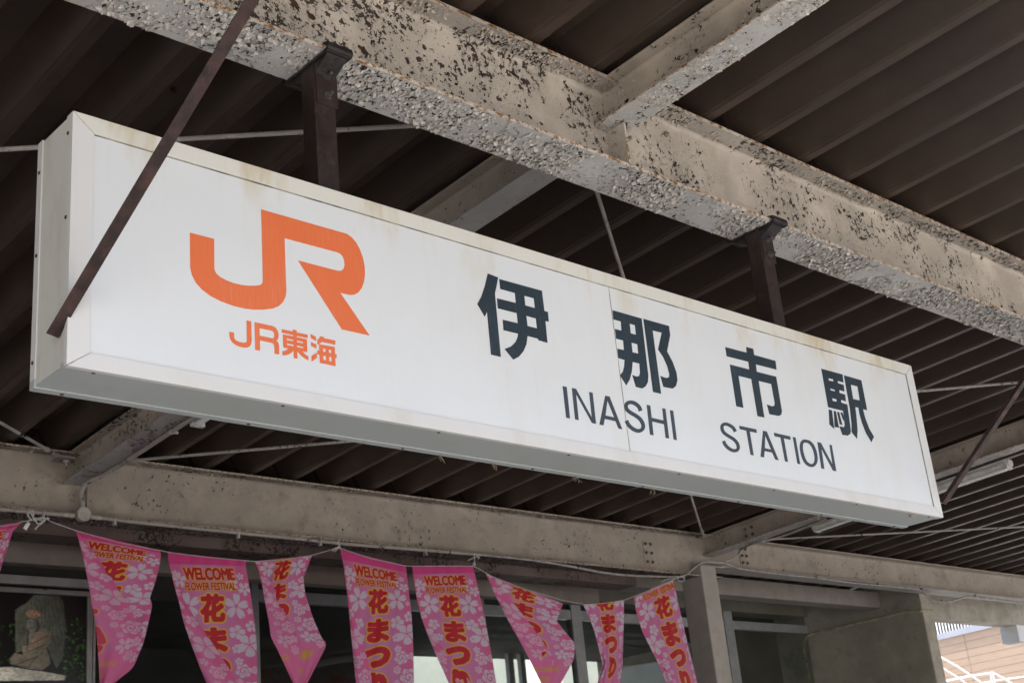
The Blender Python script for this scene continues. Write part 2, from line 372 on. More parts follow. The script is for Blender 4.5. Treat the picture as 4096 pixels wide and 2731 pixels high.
# ------------------------------------------------------------------ loose paint scales (real curled chips)
def flakes(name, mat, parent, origin, eu, ev, nrm, lu, lv, count, smin, smax, lift=.5, seed=1, bands=None, freq=2.6, cut=.0, hinge=2.6):
    rnd = random.Random(seed); mb = MB(); eu, ev, nrm, origin = map(Vector, (eu, ev, nrm, origin)); k = 0; tries = 0
    while k < count and tries < count * 12:
        tries += 1
        a, b = rnd.random() * lu, rnd.random() * lv
        p = origin + eu * a + ev * b
        d = noise.noise(p * freq + Vector((seed, 0, 0))) + .55 * noise.noise(p * freq * 4.3)
        if bands: d += bands(a, b)
        if d < cut + (rnd.random() - .5) * .42: continue
        k += 1
        r = smin + (smax - smin) * rnd.random() ** 2.2
        curl = hinge + rnd.gauss(0, .55); n = rnd.choice((5, 6, 7)); lf = r * lift * rnd.uniform(.25, 1.35)
        el = rnd.uniform(.75, 1.5); vs = [p + nrm * (.001 + lf * .18)]
        for j in range(n):
            an = 6.283 * (j + rnd.uniform(-.25, .25)) / n; rr = r * rnd.uniform(.42, 1.3)
            lx, ly = math.cos(an) * rr, math.sin(an) * rr * el
            t = max(0., lx / r + .35) / 1.35; h = lf * t ** 1.6 + .0006
            ca, sa = math.cos(curl), math.sin(curl); lx2 = lx * (1 - .2 * t)
            vs.append(p + eu * (lx2 * ca - ly * sa) + ev * (lx2 * sa + ly * ca) + nrm * h)
        mb.add(vs, [(0, 1 + j, 1 + (j + 1) % n) for j in range(n)])
    return mb.build(name, mat, parent, kind='stuff')

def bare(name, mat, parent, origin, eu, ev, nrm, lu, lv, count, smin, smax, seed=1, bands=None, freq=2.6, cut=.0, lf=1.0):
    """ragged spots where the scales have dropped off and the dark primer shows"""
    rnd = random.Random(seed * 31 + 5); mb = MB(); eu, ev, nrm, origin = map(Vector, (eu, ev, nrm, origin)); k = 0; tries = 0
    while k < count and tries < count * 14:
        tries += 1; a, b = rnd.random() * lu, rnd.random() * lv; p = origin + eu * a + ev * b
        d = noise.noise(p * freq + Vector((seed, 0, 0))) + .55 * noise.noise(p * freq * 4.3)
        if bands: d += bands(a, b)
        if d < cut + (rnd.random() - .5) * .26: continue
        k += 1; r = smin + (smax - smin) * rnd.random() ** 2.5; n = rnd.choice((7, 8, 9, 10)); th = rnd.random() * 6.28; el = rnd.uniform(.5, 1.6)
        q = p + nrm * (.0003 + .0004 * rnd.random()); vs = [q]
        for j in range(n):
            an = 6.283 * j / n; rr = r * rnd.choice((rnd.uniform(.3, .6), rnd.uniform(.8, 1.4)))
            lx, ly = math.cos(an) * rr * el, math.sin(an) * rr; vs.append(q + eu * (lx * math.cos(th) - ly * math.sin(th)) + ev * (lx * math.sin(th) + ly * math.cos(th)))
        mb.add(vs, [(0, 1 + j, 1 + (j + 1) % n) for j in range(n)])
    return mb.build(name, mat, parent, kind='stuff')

# ------------------------------------------------------------------ steel: main beam
SL = .048
def zroof(y): return 5.155 - SL * (y - 3.83)
def slope(p): return (p[0], p[1], p[2] - SL * (p[1] - 3.83))

def hprof_web(yc, z0, z1, tw, rf):
    pts = []
    def arc(cx, cz, a0, a1):
        for i in range(5):
            a = a0 + (a1 - a0) * i / 4; pts.append((cx + rf * math.cos(a), cz + rf * math.sin(a)))
    h = tw / 2
    arc(yc - h - rf, z0 + rf, -math.pi / 2, 0); arc(yc - h - rf, z1 - rf, 0, math.pi / 2)
    arc(yc + h + rf, z1 - rf, math.pi / 2, math.pi); arc(yc + h + rf, z0 + rf, math.pi, 1.5 * math.pi)
    return pts
def hbeam_x(root, x0, x1, yc, z0, z1, wd, tf, mats, rf=.024):
    MB().box((x0, yc - wd / 2, z1 - tf), (x1, yc + wd / 2, z1)).build('top_flange', mats[1], root, bevel=.002)
    MB().prism(hprof_web(yc, z0 + tf, z1 - tf, .012, rf), x0, x1, 'x', smooth=True).build('web', mats[0], root)
    MB().box((x0, yc - wd / 2, z0), (x1, yc + wd / 2, z0 + tf)).build('bottom_flange', mats[2], root, bevel=.002)
def hbeam_y(root, y0, y1, xc, z0, z1, wd, tf, mats, rf=.016, warp=slope):
    MB().box((xc - wd / 2, y0, z1 - tf), (xc + wd / 2, y1, z1), warp).build('top_flange', mats[1], root, bevel=.002)
    MB().prism(hprof_web(xc, z0 + tf, z1 - tf, .01, rf), y0, y1, 'y', warp, smooth=True).build('web', mats[0], root)
    MB().box((xc - wd / 2, y0, z0), (xc + wd / 2, y1, z0 + tf), warp).build('bottom_flange', mats[2], root, bevel=.002)

YC = 3.8275
root = thing('steel_beam', (4, YC, 4.665), 'large front canopy beam of peeling beige paint that carries the sign hangers', 'beam')
hbeam_x(root, -30.0, 21.0, YC, 4.665, 5.155, .275, .018, [M['main_web'], M['main_top'], M['main_low']])
# stiffener plate below the cross beam, in the web's front pocket
XG = 4.553
MB().add([(XG - .006, YC - .006, 4.683), (XG - .006, Y0 + .012, 4.683), (XG - .006, Y0 + .012, 4.925), (XG - .006, YC - .006, 4.925),
          (XG + .006, YC - .006, 4.683), (XG + .006, Y0 + .012, 4.683), (XG + .006, Y0 + .012, 4.925), (XG + .006, YC - .006, 4.925)],
         [(0, 1, 2, 3), (4, 7, 6, 5), (0, 4, 5, 1), (1, 5, 6, 2), (2, 6, 7, 3), (3, 7, 4, 0)]).build('stiffener_plate', mat_peel('stiffener paint', BEIGE, (.36, .32, .27), .5, edge=('y', Y0 + .012, 0), bigchip=.4), root)
flakes('paint_scales', M['flake'], root, (1.9, Y0 + .012, 4.6645), (1, 0, 0), (0, 1, 0), (0, 0, -1), 9.6, .255, 10500, .0045, .016, .62, 3, cut=-.14)
flakes('web_paint_scales', M['flake_beige'], root, (1.6, YC - .0065, 4.70), (1, 0, 0), (0, 0, 1), (0, -1, 0), 9.6, .40, 4200, .003, .009, .35, 11, cut=.2,
       bands=lambda a, b: .22 if a < 1.6 else 0)
flakes('flange_paint_scales', M['flake_beige'], root, (1.9, Y0 + .02, 5.1365), (1, 0, 0), (0, 1, 0), (0, 0, -1), 9.6, .10, 3600, .004, .013, .7, 5, cut=.0)

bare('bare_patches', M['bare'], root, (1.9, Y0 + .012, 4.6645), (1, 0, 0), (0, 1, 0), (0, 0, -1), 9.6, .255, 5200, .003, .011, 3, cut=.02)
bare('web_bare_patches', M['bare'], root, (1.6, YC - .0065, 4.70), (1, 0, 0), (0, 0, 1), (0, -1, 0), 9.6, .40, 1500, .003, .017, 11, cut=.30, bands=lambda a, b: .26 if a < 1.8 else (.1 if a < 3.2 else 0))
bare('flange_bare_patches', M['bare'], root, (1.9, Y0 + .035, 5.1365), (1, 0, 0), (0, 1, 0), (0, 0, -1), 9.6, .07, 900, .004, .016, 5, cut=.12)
rl_ = random.Random(77)
for (px_, py_, r_) in ((1454, 202, .020), (1472, 96, .014), (1440, 30, .012), (1506, 62, .012), (1180, 20, .02), (1240, 60, .015), (2032, 292, .014), (2098, 322, .012), (2166, 496, .010), (2122, 470, .009), (1905, 230, .010), (2700, 660, .009), (3130, 800, .010)):
    p = at(px_, py_, y=YC - .0071); n_ = 13; vs = [p]
    for j in range(n_):
        a_ = 6.283 * j / n_; rr_ = r_ * rl_.uniform(.55, 1.35); vs.append(p + Vector((math.cos(a_) * rr_ * 1.5, 0, math.sin(a_) * rr_ - math.cos(a_) * rr_ * .5)))
    MB().add(vs, [(0, 1 + j, 1 + (j + 1) % n_) for j in range(n_)]).build('bare_patch', M['primer'], root)
# hardened paint drips and wasp nests left on the beam
mb = MB()
for (x, y, z, r) in [(4.70, 3.80, 4.93, .012), (4.47, 3.79, 4.925, .013), (5.02, 3.815, 5.06, .017), (4.42, 3.79, 5.07, .012), (3.25, 3.70, 4.67, .012)]:
    mb = MB(); mb.tube([(x, y - r, z), (x, y - r * .6, z), (x, y, z), (x, y + r * .5, z)], [r * .3, r * .8, r, r * .7], 8)
    mb.build('mud_lump', M['cobweb'], root)

# ------------------------------------------------------------------ cross beams (fall towards the building)
def cross(xc, y0, y1, label, mats, group=None):
    r = thing('cross_beam', (xc, (y0 + y1) / 2, 5.0), label, 'beam')
    hbeam_y(r, y0, y1, xc, 4.925, 5.153, .185, .013, mats)
    return r
c1 = cross(XG, -.6, YC - .01, 'peeling cross beam joining the large front beam above the sign, running out of the picture top', [M['cross_web'], M['cross_web'], M['cross_low']])
flakes('paint_scales', M['flake'], c1, (XG - .085, 1.6, 4.924 + SL * (3.83 - 1.6)), (0, 1, -SL), (1, 0, 0), (0, 0, -1), 1.95, .17, 3000, .004, .011, .6, 21, cut=-.02)
flakes('web_paint_scales', M['flake_beige'], c1, (XG - .0055, 1.6, 4.945 + SL * (3.83 - 1.6)), (0, 1, -SL), (0, 0, 1), (-1, 0, 0), 2.1, .19, 700, .003, .010, .4, 22, cut=.1)
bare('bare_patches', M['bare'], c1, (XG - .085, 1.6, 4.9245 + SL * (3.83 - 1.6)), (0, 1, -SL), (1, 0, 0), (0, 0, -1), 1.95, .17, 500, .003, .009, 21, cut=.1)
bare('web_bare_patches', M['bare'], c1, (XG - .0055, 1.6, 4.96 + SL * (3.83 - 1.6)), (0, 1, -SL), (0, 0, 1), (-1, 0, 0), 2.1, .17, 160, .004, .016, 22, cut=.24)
c2 = cross(XG, YC + .02, 9.68, 'pale cross beam behind the sign, running from the large front beam back to the rear beam', [M['cross_web'], M['cross_web'], M['cross2_low']])
flakes('paint_scales', M['flake_dark'], c2, (XG - .09, 7.2, 4.924 - SL * (7.2 - 3.83)), (0, 1, -SL), (1, 0, 0), (0, 0, -1), 2.3, .18, 420, .006, .022, .6, 23, cut=.12)
XC2 = 12.29
c3 = cross(XC2, YC + .02, 9.68, 'long cross beam right of the sign with a fluorescent fitting under it', [M['back_web'], M['back_web'], M['cross2_low']])
cross(XC2, -.6, YC - .01, 'cross beam out to the right beyond the sign, in front of the large beam', [M['back_web'], M['back_web'], M['cross2_low']])
flakes('paint_scales', M['flake'], c3, (XC2 - .09, 5.0, 4.924 - SL * (5.0 - 3.83)), (0, 1, -SL), (1, 0, 0), (0, 0, -1), 4.4, .18, 900, .006, .018, .5, 24, cut=.1)

# ------------------------------------------------------------------ rear beam
BY0, BY1 = 9.55, 9.825; BYC = (BY0 + BY1) / 2
zt_b = zroof(BYC)
rb = thing('steel_beam', (6, BYC, 4.4), 'long rear beam above the pink flags, with conduit along its lower edge', 'beam')
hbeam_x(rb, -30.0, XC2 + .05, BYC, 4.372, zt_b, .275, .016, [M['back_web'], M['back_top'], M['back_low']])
flakes('paint_scales', M['flake_dark'], rb, (2.9, BY0 + .01, 4.371), (1, 0, 0), (0, 1, 0), (0, 0, -1), 8.9, .26, 7000, .004, .016, .8, 31, cut=-.2)
flakes('flange_paint_scales', M['flake_beige'], rb, (2.9, BY0 + .01, zt_b - .0175), (1, 0, 0), (0, 1, 0), (0, 0, -1), 9, .11, 2000, .005, .018, .7, 32, cut=.05)
rb2 = thing('steel_beam', (18, BYC, 4.5), 'shallower rear beam right of the column, running out of the picture', 'beam')
hbeam_x(rb2, XC2 + .06, 21.0, BYC, 4.505, zt_b - .002, .275, .014, [M['back_web'], M['back_web'], M['column']])
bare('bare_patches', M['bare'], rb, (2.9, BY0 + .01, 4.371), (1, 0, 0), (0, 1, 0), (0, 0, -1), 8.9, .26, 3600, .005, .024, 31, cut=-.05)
# stiffener plates of the rear beam
for x in (4.62,):
    MB().box((x - .006, BY0 + .02, 4.388), (x + .006, BYC - .006, zt_b - .26)).build('stiffener_plate', M['back_web'], rb)
# splice plates with bolts
def splice(root, c, ax_u, ax_v, n, nu, nv, du, dv, mat):
    c, u, v, n = Vector(c), Vector(ax_u), Vector(ax_v), Vector(n)
    hu, hv = du * (nu - 1) / 2 + .035, dv * (nv - 1) / 2 + .04
    vs = [c + u * a * hu + v * b * hv + n * d for d in (0, .009) for a, b in ((-1, -1), (1, -1), (1, 1), (-1, 1))]
    MB().add(vs, [(0, 3, 2, 1), (4, 5, 6, 7), (0, 1, 5, 4), (1, 2, 6, 5), (2, 3, 7, 6), (3, 0, 4, 7)]).build('splice_plate', mat, root, bevel=.001)
    for i in range(nu):
        for j in range(nv):
            p = c + u * du * (i - (nu - 1) / 2) + v * dv * (j - (nv - 1) / 2) + n * .009
            MB().cyl(p, n, .019, .012, 6).cyl(p + n * .012, n, .010, .012, 8).build('bolt', M['bolt_dark'], root)
p = at(*T4(2085, 695), y=BYC - .006)
splice(rb, (p.x, BYC - .0065, p.z), (1, 0, 0), (0, 0, 1), (0, -1, 0), 2, 3, .085, .10, M['back_web'])
p = at(*T5(465, 715), y=BYC - .006)
splice(rb2, (p.x, BYC - .0065, p.z), (1, 0, 0), (0, 0, 1), (0, -1, 0), 2, 3, .085, .085, M['back_web'])
p = at(*T5(505, 530), x=XC2 - .005)
splice(c3, (XC2 - .0055, p.y, zroof(p.y) - .115), (0, 1, -SL), (0, 0, 1), (-1, 0, 0), 2, 2, .09, .08, M['back_web'])

# ------------------------------------------------------------------ canopy deck: every fold is a part
PER = .428; DEPTH = .175
XR0 = 5.235 - PER * 84  # left run is unseen, lengthened to shade the fold webs
roof = thing('canopy_roof', (8, 5, 5.3), 'dark brown folded metal canopy roof over the sign, seen from below', 'roof')
DY0, DY1 = -.7, 12.6
def deckz(y): return 5.170 - SL * (y - 3.83)
prof = [(0, 0), (.050, 0), (.058, .007), (.064, .007), (.128, DEPTH), (.300, DEPTH), (.404, .009), (.412, .009), (PER - .004, .0005), (PER, 0)]
def fold_mesh(y1):
    vs = []; ys = (DY0, y1); t = .0012
    for y in ys:
        for (x, z) in prof: vs.append((x, y, z + deckz(y)))
    k = len(prof); fs = [(j, j + 1, k + j + 1, k + j) for j in range(k - 1)]
    me = bpy.data.meshes.new('roof_fold'); me.from_pydata(vs, [], fs); me.materials.append(M['deck']); return me
fm, fm2 = fold_mesh(DY1), fold_mesh(10.75)  # far right folds: unseen rear end cut back to let in daylight
for i in range(122):
    o = link('roof_fold', fm if XR0 + i * PER < 17.3 else fm2, roof); o.location = (XR0 + i * PER, 0, 0)
for (px_, py_) in ((608, 362), (97, 1178), (160, 735), (2950, 690), (3500, 330), (3920, 820), (2230, 820), (1820, 1905)):
    p = at(px_, py_, z=5.2 + .03); k_ = math.floor((p.x - XR0) / PER); xx_ = XR0 + k_ * PER + .215
    MB().cyl((xx_, p.y, deckz(p.y) + DEPTH - .001), (0, 0, -1), .016, .022, 10, .012).build('roof_bolt', M['tight'], roof)
# zig-zag support strips standing on the beams
def tight(yc, zb, x0, n):
    mb = MB(); 
    for i in range(n):
        X = x0 + i * PER
        pp = [(.0, .0), (.058, .0), (.126, DEPTH - .006), (.302, DEPTH - .006), (.408, .0), (PER, .0)]
        vs = []
        for yy in (yc - .02, yc + .02):
            for (a, b) in pp: vs.append((X + a, yy, zb + b + .0035))
        mb.add(vs, [(j, j + 1, 6 + j + 1, 6 + j) for j in range(5)])
    return mb.build('support_strip', M['tight'], roof)
tight(YC, 5.158, XR0, 122); tight(BYC, zt_b + .004, XR0, 122)
# edge trim of canopy, out of the picture in front
MB().box((XR0, DY0 - .02, deckz(DY0) - .06), (XR0 + 122 * PER, DY0, deckz(DY0) + .22)).build('fascia', M['hanger'], roof)

# ------------------------------------------------------------------ tie rods in the roof plane
def rod(a, b, off, label, r=.0125, sag=.0):
    pa = Vector((a[0], a[1], zroof(a[1]) - off)); pb = Vector((b[0], b[1], zroof(b[1]) - off))
    o = thing('tie_rod', (pa + pb) / 2, label, 'tie rod')
    n = 14; pts = [pa.lerp(pb, i / n) + Vector((0, 0, -sag * math.sin(math.pi * i / n))) for i in range(n + 1)]
    MB().tube(pts, r, 10).build('rod', M['rod'], o)
    d = (pb - pa).normalized()
    for p, s in ((pa, 1), (pb, -1)):
        MB().tube([p + d * s * .02, p + d * s * .24], r * 1.45, 10).build('turnbuckle', M['rod'], o)
        MB().cyl(p + d * s * .24, d * s, r * 1.7, .03, 6).build('nut', M['rod'], o)
        MB().box((p.x - .06, p.y - .07, p.z - .005), (p.x + .06, p.y + .07, p.z + .005)).build('gusset_plate', M['rod'], o)
    return o
rod((4.70, 9.50), (12.15, 3.98), .088, 'long thin tie rod crossing behind the sign and reappearing at its right end')
rod((11.96, 9.44), (4.50, 3.98), .082, 'tie rod dropping from under the large beam, behind the middle of the sign')
rod((-3.0, 9.50), (4.40, 3.98), .105, 'chipped tie rod crossing behind the left hanger post')
rod((-3.0, 3.98), (4.38, 9.50), .095, 'short visible end of tie rod at the far left edge above the rear beam')
pe = at(4096, 2113, z=4.86)
k = (pe.x - 12.5) / (9.5 - pe.y) if pe.y < 9.4 else 3
rod((12.45, 9.50), (12.45 + 7.0, 9.5 - (9.5 - pe.y) / (pe.x - 12.45) * 7.0), .085, 'thin tie rod low at the right, below the sign corner', r=.011)

# bolted bracket at the left beam node (angle plates)
br = thing('node_bracket', (4.42, 9.45, 4.68), 'small bolted bracket at the joint of rear beam and cross beam, lower left', 'bracket')
bz = zroof(9.5) - .11
MB().box((4.30, 9.42, bz - .004), (4.46, 9.56, bz + .004)).build('plate', M['back_top'], br, bevel=.001)
MB().cyl((4.39, 9.47, bz - .004), (0, 0, -1), .022, .018, 6).cyl((4.39, 9.47, bz - .02), (0, 0, -1), .012, .03, 8).build('bolt', M['rod'], br)
MB().cyl((4.42, 9.50, bz - .004), (0, 0, -1), .018, .016, 6).build('bolt', M['rod'], br)
for z in (-.03, -.10):
    MB().cyl((XG - .0055, 9.40, zroof(9.4) - .06 + z), (-1, 0, 0), .022, .014, 8).build('bolt', M['rod'], c2)

# ------------------------------------------------------------------ the sign
SX0, SX1, SY, SZ1, SZ0, SD = 1.7043, 6.8175, 3.6925, 4.0384, 3.1384, .2647
sg = thing('station_sign', ((SX0 + SX1) / 2, SY + SD / 2, SZ0), 'long white hanging sign box with orange and black station lettering', 'sign')
BZ1, BZ0, BXL, BXR = .062, .056, .078, .066    # trim widths
FY = SY + .010                                  # acrylic face is recessed behind the trim
xs = at(2476, 1468, y=FY).x
g = .0016
MB().box((SX0 + .02, FY, SZ0 + .02), (xs - .0008, FY + .006, SZ1 - .02)).build('face_panel', M['face'], sg)
MB().box((xs + .0008, FY, SZ0 + .02), (SX1 - .02, FY + .006, SZ1 - .02)).build('face_panel', M['face'], sg)
def trimb(o_pts, i_pts, name, mat):
    (xa, za), (xb, zb) = o_pts; (xc, zc), (xd, zd) = i_pts
    yo, yi, yb = SY, SY + .003, SY + .022
    mb = MB(); vs = [(xa, yo, za), (xb, yo, zb), (xd, yi, zd), (xc, yi, zc), (xa, yb, za), (xb, yb, zb), (xd, yb, zd), (xc, yb, zc)]
    mb.add(vs, [(0, 1, 2, 3), (4, 7, 6, 5), (0, 4, 5, 1), (1, 5, 6, 2), (2, 6, 7, 3), (3, 7, 4, 0)])
    return mb.build(name, mat, sg, bevel=.0012)
trimb(((SX0 + g, SZ1), (SX1 - g, SZ1)), ((SX0 + BXL + g, SZ1 - BZ1), (SX1 - BXR - g, SZ1 - BZ1)), 'top_trim', M['trim'])
trimb(((SX0 + g, SZ0), (SX1 - g, SZ0)), ((SX0 + BXL + g, SZ0 + BZ0), (SX1 - BXR - g, SZ0 + BZ0)), 'bottom_trim', M['trim_low'])
trimb(((SX0, SZ1 - g), (SX0, SZ0 + g)), ((SX0 + BXL, SZ1 - BZ1 - g), (SX0 + BXL, SZ0 + BZ0 + g)), 'left_trim', M['trim_low'])
trimb(((SX1, SZ1 - g), (SX1, SZ0 + g)), ((SX1 - BXR, SZ1 - BZ1 - g), (SX1 - BXR, SZ0 + BZ0 + g)), 'right_trim', M['trim_low'])
for a_, b_ in (((SX0 + BXL + .001, FY - .0035, SZ1 - BZ1 - .0035), (SX1 - BXR - .001, FY - .0005, SZ1 - BZ1 + .002)), ((SX1 - BXR - .004, FY - .0035, SZ0 + BZ0), (SX1 - BXR + .002, FY - .0005, SZ1 - BZ1 - .004))):
    MB().box(a_, b_).build('gasket', M['gasket'], sg)
MB().box((xs - .0022, FY - .0013, SZ0 + BZ0 - .002), (xs + .0012, FY - .0004, SZ1 - BZ1 - .004)).build('gasket', M['seam'], sg)
# body: sheets recessed 3 mm between front and rear returns
YF, YR, YB = SY + .0225, SY + SD - .036, SY + SD
MB().box((SX0 + .006, YF, SZ1 - .008), (SX1 - .006, YR, SZ1 - .003)).build('top_sheet', M['endplate'], sg)
xm = at(*T4(1830, 145), y=SY + .13).x
for a, b in ((SX0 + .006, xm - .001), (xm + .001, SX1 - .006)):
    MB().box((a, YF + .0225, SZ0 + .004), (b, YR, SZ0 + .009)).build('bottom_sheet', M['under'], sg)
MB().box((SX0 + .004, YF + .001, SZ0 + .0095), (SX0 + .009, YR, SZ1 - .009)).build('end_sheet', M['endplate'], sg)
MB().box((SX1 - .009, YF + .001, SZ0 + .0095), (SX1 - .004, YR, SZ1 - .009)).build('end_sheet', M['endplate'], sg)
MB().box((SX0 + .02, YB - .012, SZ0 + .02), (SX1 - .02, YB - .008, SZ1 - .02)).build('back_sheet', M['endplate'], sg)
# returns (front and rear) round the box
def ring_rear(name, y0, y1, mat):
    for a, b, mt_ in (((SX0, y0, SZ0), (SX1, y1, SZ0 + .03), M['under']), ((SX0, y0, SZ1 - .03), (SX1, y1, SZ1), mat)):
        MB().box(a, b).build(name, mt_, sg, bevel=.001)
    for x0, x1 in ((SX0, SX0 + .02), (SX1 - .02, SX1)):
        MB().box((x0, y0, SZ0 + .0305), (x1, y1, SZ1 - .0305)).build(name, mat, sg, bevel=.001)
ring_rear('rear_return', YR + .0005, YB, M['trim_low'])
for z0, z1, mt in ((SZ0 + .001, SZ0 + .02, M['under']), (SZ1 - .02, SZ1 - .001, M['trim'])):
    MB().box((SX0 + .001, YF, z0), (SX1 - .001, YF + .022, z1)).build('front_return', mt, sg)
MB().box((SX0 + .001, YF, SZ0 + .0205), (SX0 + .018, YF + .022, SZ1 - .0205)).build('front_return', M['endplate'], sg)
MB().box((SX1 - .018, YF, SZ0 + .0205), (SX1 - .001, YF + .022, SZ1 - .0205)).build('front_return', M['endplate'], sg)
# inner light-tight core so nothing shows through the gaps
MB().box((SX0 + .012, YF + .003, SZ0 + .012), (SX1 - .012, YB - .014, SZ1 - .012)).build('core', M['dark_frame'], sg)
def screw(p, n): MB().cyl(p, n, .0075, .003, 10, .005).build('screw', M['screw'], sg)
pa = at(*[0 + 635 * .5957, 900 + 990 * .5957], z=SZ0).x; pb = at(0 + 1910 * .5957, 900 + 1208 * .5957, z=SZ0).x; sp_ = pb - pa
i = 0
while pa + i * sp_ < SX1 - .02: screw((pa + i * sp_, SY + .026, SZ0 + .001), (0, 0, -1)); i += 1
qa = at(420 * .5957, 900 + 1132 * .5957, z=SZ0).x; i = 0
while qa + i * sp_ < SX1 - .02: screw((qa + i * sp_, YB - .018, SZ0), (0, 0, -1)); i += 1
for z in (SZ1 - .09, SZ0 + .5, SZ0 + .12): screw((SX0, YB - .018, z - .03), (-1, 0, 0)); screw((SX0, YF + .010, z + .02), (-1, 0, 0))
MB().tube([(6.55, SY + .04, SZ0 + .001), (6.55, SY + .04, SZ0 - .006), (6.55, SY + .04, SZ0 - .013)], [.016, .014, .005], 8).build('mud_lump', M['cobweb'], sg)

# ---- lettering: traced outlines laid on the acrylic as 1 mm vinyl
def decal(name, polys, tf, mat, label=None):
    """polys: list of (outer, [holes]) in crop pixels; tf maps crop pixel -> photo pixel"""
    mb = MB(); yb = FY - .0002; yf = FY - .0014
    for outer, holes in polys:
        loops = [[at(*tf(*q), y=FY) for q in lp] for lp in [outer] + holes]
        loops = [[Vector((v.x, 0, v.z)) for v in lp] for lp in loops]
        tri = tessellate_polygon([[Vector((v.x, v.z, 0)) for v in lp] for lp in loops])
        flat = [v for lp in loops for v in lp]
        mb.add([(v.x, yf, v.z) for v in flat], tri)
        for lp in loops:
            n = len(lp); mb.add([(v.x, yf, v.z) for v in lp] + [(v.x, yb, v.z) for v in lp], [(i, (i + 1) % n, n + (i + 1) % n, n + i) for i in range(n)])
    me = bpy.data.meshes.new(name); me.from_pydata(mb.v, [], mb.f); me.materials.append(mat)
    bm = bmesh.new(); bm.from_mesh(me); bmesh.ops.remove_doubles(bm, verts=bm.verts, dist=1e-5); bmesh.ops.recalc_face_normals(bm, faces=bm.faces)
    bm.to_mesh(me); bm.free()
    o = link(name, me, sg)
    if label: o['label'] = label
    return o
def smooth_poly(pts, flags=None, n=4):
    return pts
def ribbon(pts, wd, closed=False):
    P = [Vector((*p, 0)) for p in pts]
    Q = spline(P + ([P[0]] if closed else []), 4)
    if closed: Q = Q[:-1]
    n = len(Q); A = []; B = []
    for i in range(n):
        d = (Q[(i + 1) % n] - Q[i - 1]) if closed else (Q[min(i + 1, n - 1)] - Q[max(i - 1, 0)])
        d.normalize(); nn = Vector((-d.y, d.x, 0)) * wd / 2
        A.append((Q[i].x + nn.x, Q[i].y + nn.y)); B.append((Q[i].x - nn.x, Q[i].y - nn.y))
    return (A, [B]) if closed else (A + B[::-1], [])
kb = lambda a, b: (1350 + a * .5957, 900 + b * .5957)
kc = lambda a, b: (2696 + a * .5957, 900 + b * .5957)
lg = lambda a, b: (720 + a * .38259, 800 + b * .38259)
sm = lambda a, b: (880 + a * .21259, 1260 + b * .21259)
en = lambda a, b: (2200 + a * .5102, 1500 + b * .5102)
decal('logo_mark', [([(103, 343), (355, 408), (357, 700), (360, 735), (380, 772), (420, 807), (480, 839), (560, 870), (640, 889), (720, 898), (790, 897), (835, 890), (860, 873), (866, 840), (848, 100),
    (1690, 340), (1742, 355), (1792, 390), (1840, 445), (1880, 520), (1912, 610), (1930, 705), (1932, 790), (1920, 865), (1897, 925), (1862, 968), (1822, 990), (1780, 994), (1673, 970), (1981, 1417), (1691, 1352),
    (1233, 633), (1650, 742), (1685, 741), (1710, 720), (1721, 682), (1716, 632), (1700, 590), (1674, 562), (1640, 547), (1091, 400), (1110, 950), (1102, 1010), (1076, 1068), (1030, 1110), (970, 1135),
    (870, 1147), (780, 1147), (680, 1137), (560, 1108), (430, 1060), (320, 1005), (230, 938), (165, 865), (124, 785), (106, 710)], [])], lg, M['orange'], 'large orange JR monogram')
decal('logo_letter', [([(498, 103), (585, 122), (594, 470), (585, 540), (560, 588), (520, 612), (470, 615), (390, 602), (300, 568), (230, 515), (190, 450), (176, 385), (174, 315), (261, 333), (263, 420), (276, 456), (310, 485), (370, 510), (430, 522), (480, 520), (499, 505), (504, 470)], [])], sm, M['orange'], 'small orange letter J')
decal('logo_letter', [([(648, 135), (985, 207), (1040, 235), (1080, 290), (1100, 370), (1095, 440), (1060, 487), (1090, 515), (1108, 570), (1112, 743), (1025, 727), (1022, 590), (1010, 550), (980, 525), (748, 477), (751, 671), (661, 655)],
    [[(740, 247), (960, 291), (1000, 315), (1020, 350), (1018, 410), (1000, 435), (970, 437), (743, 388)]])], sm, M['orange'], 'small orange letter R')
decal('kanji_character', [([(1161, 268), (1371, 312), (1370, 273), (1438, 289), (1440, 328), (1646, 371), (1648, 435), (1441, 392), (1442, 415), (1632, 458), (1641, 698), (1548, 680), (1600, 740), (1661, 780), (1664, 852), (1600, 820), (1530, 770), (1450, 680), (1456, 822), (1388, 808), (1384, 665), (1340, 710), (1280, 745), (1220, 758), (1175, 758), (1174, 683), (1230, 670), (1285, 632), (1188, 608), (1182, 364), (1376, 403), (1375, 378), (1163, 334)],
    [[(1255, 440), (1378, 468), (1379, 497), (1257, 470)], [(1258, 533), (1382, 560), (1383, 590), (1260, 564)], [(1443, 481), (1562, 506), (1564, 535), (1444, 509)], [(1446, 573), (1567, 600), (1568, 628), (1447, 602)]])], sm, M['orange'], 'small orange kanji with a boxed middle')
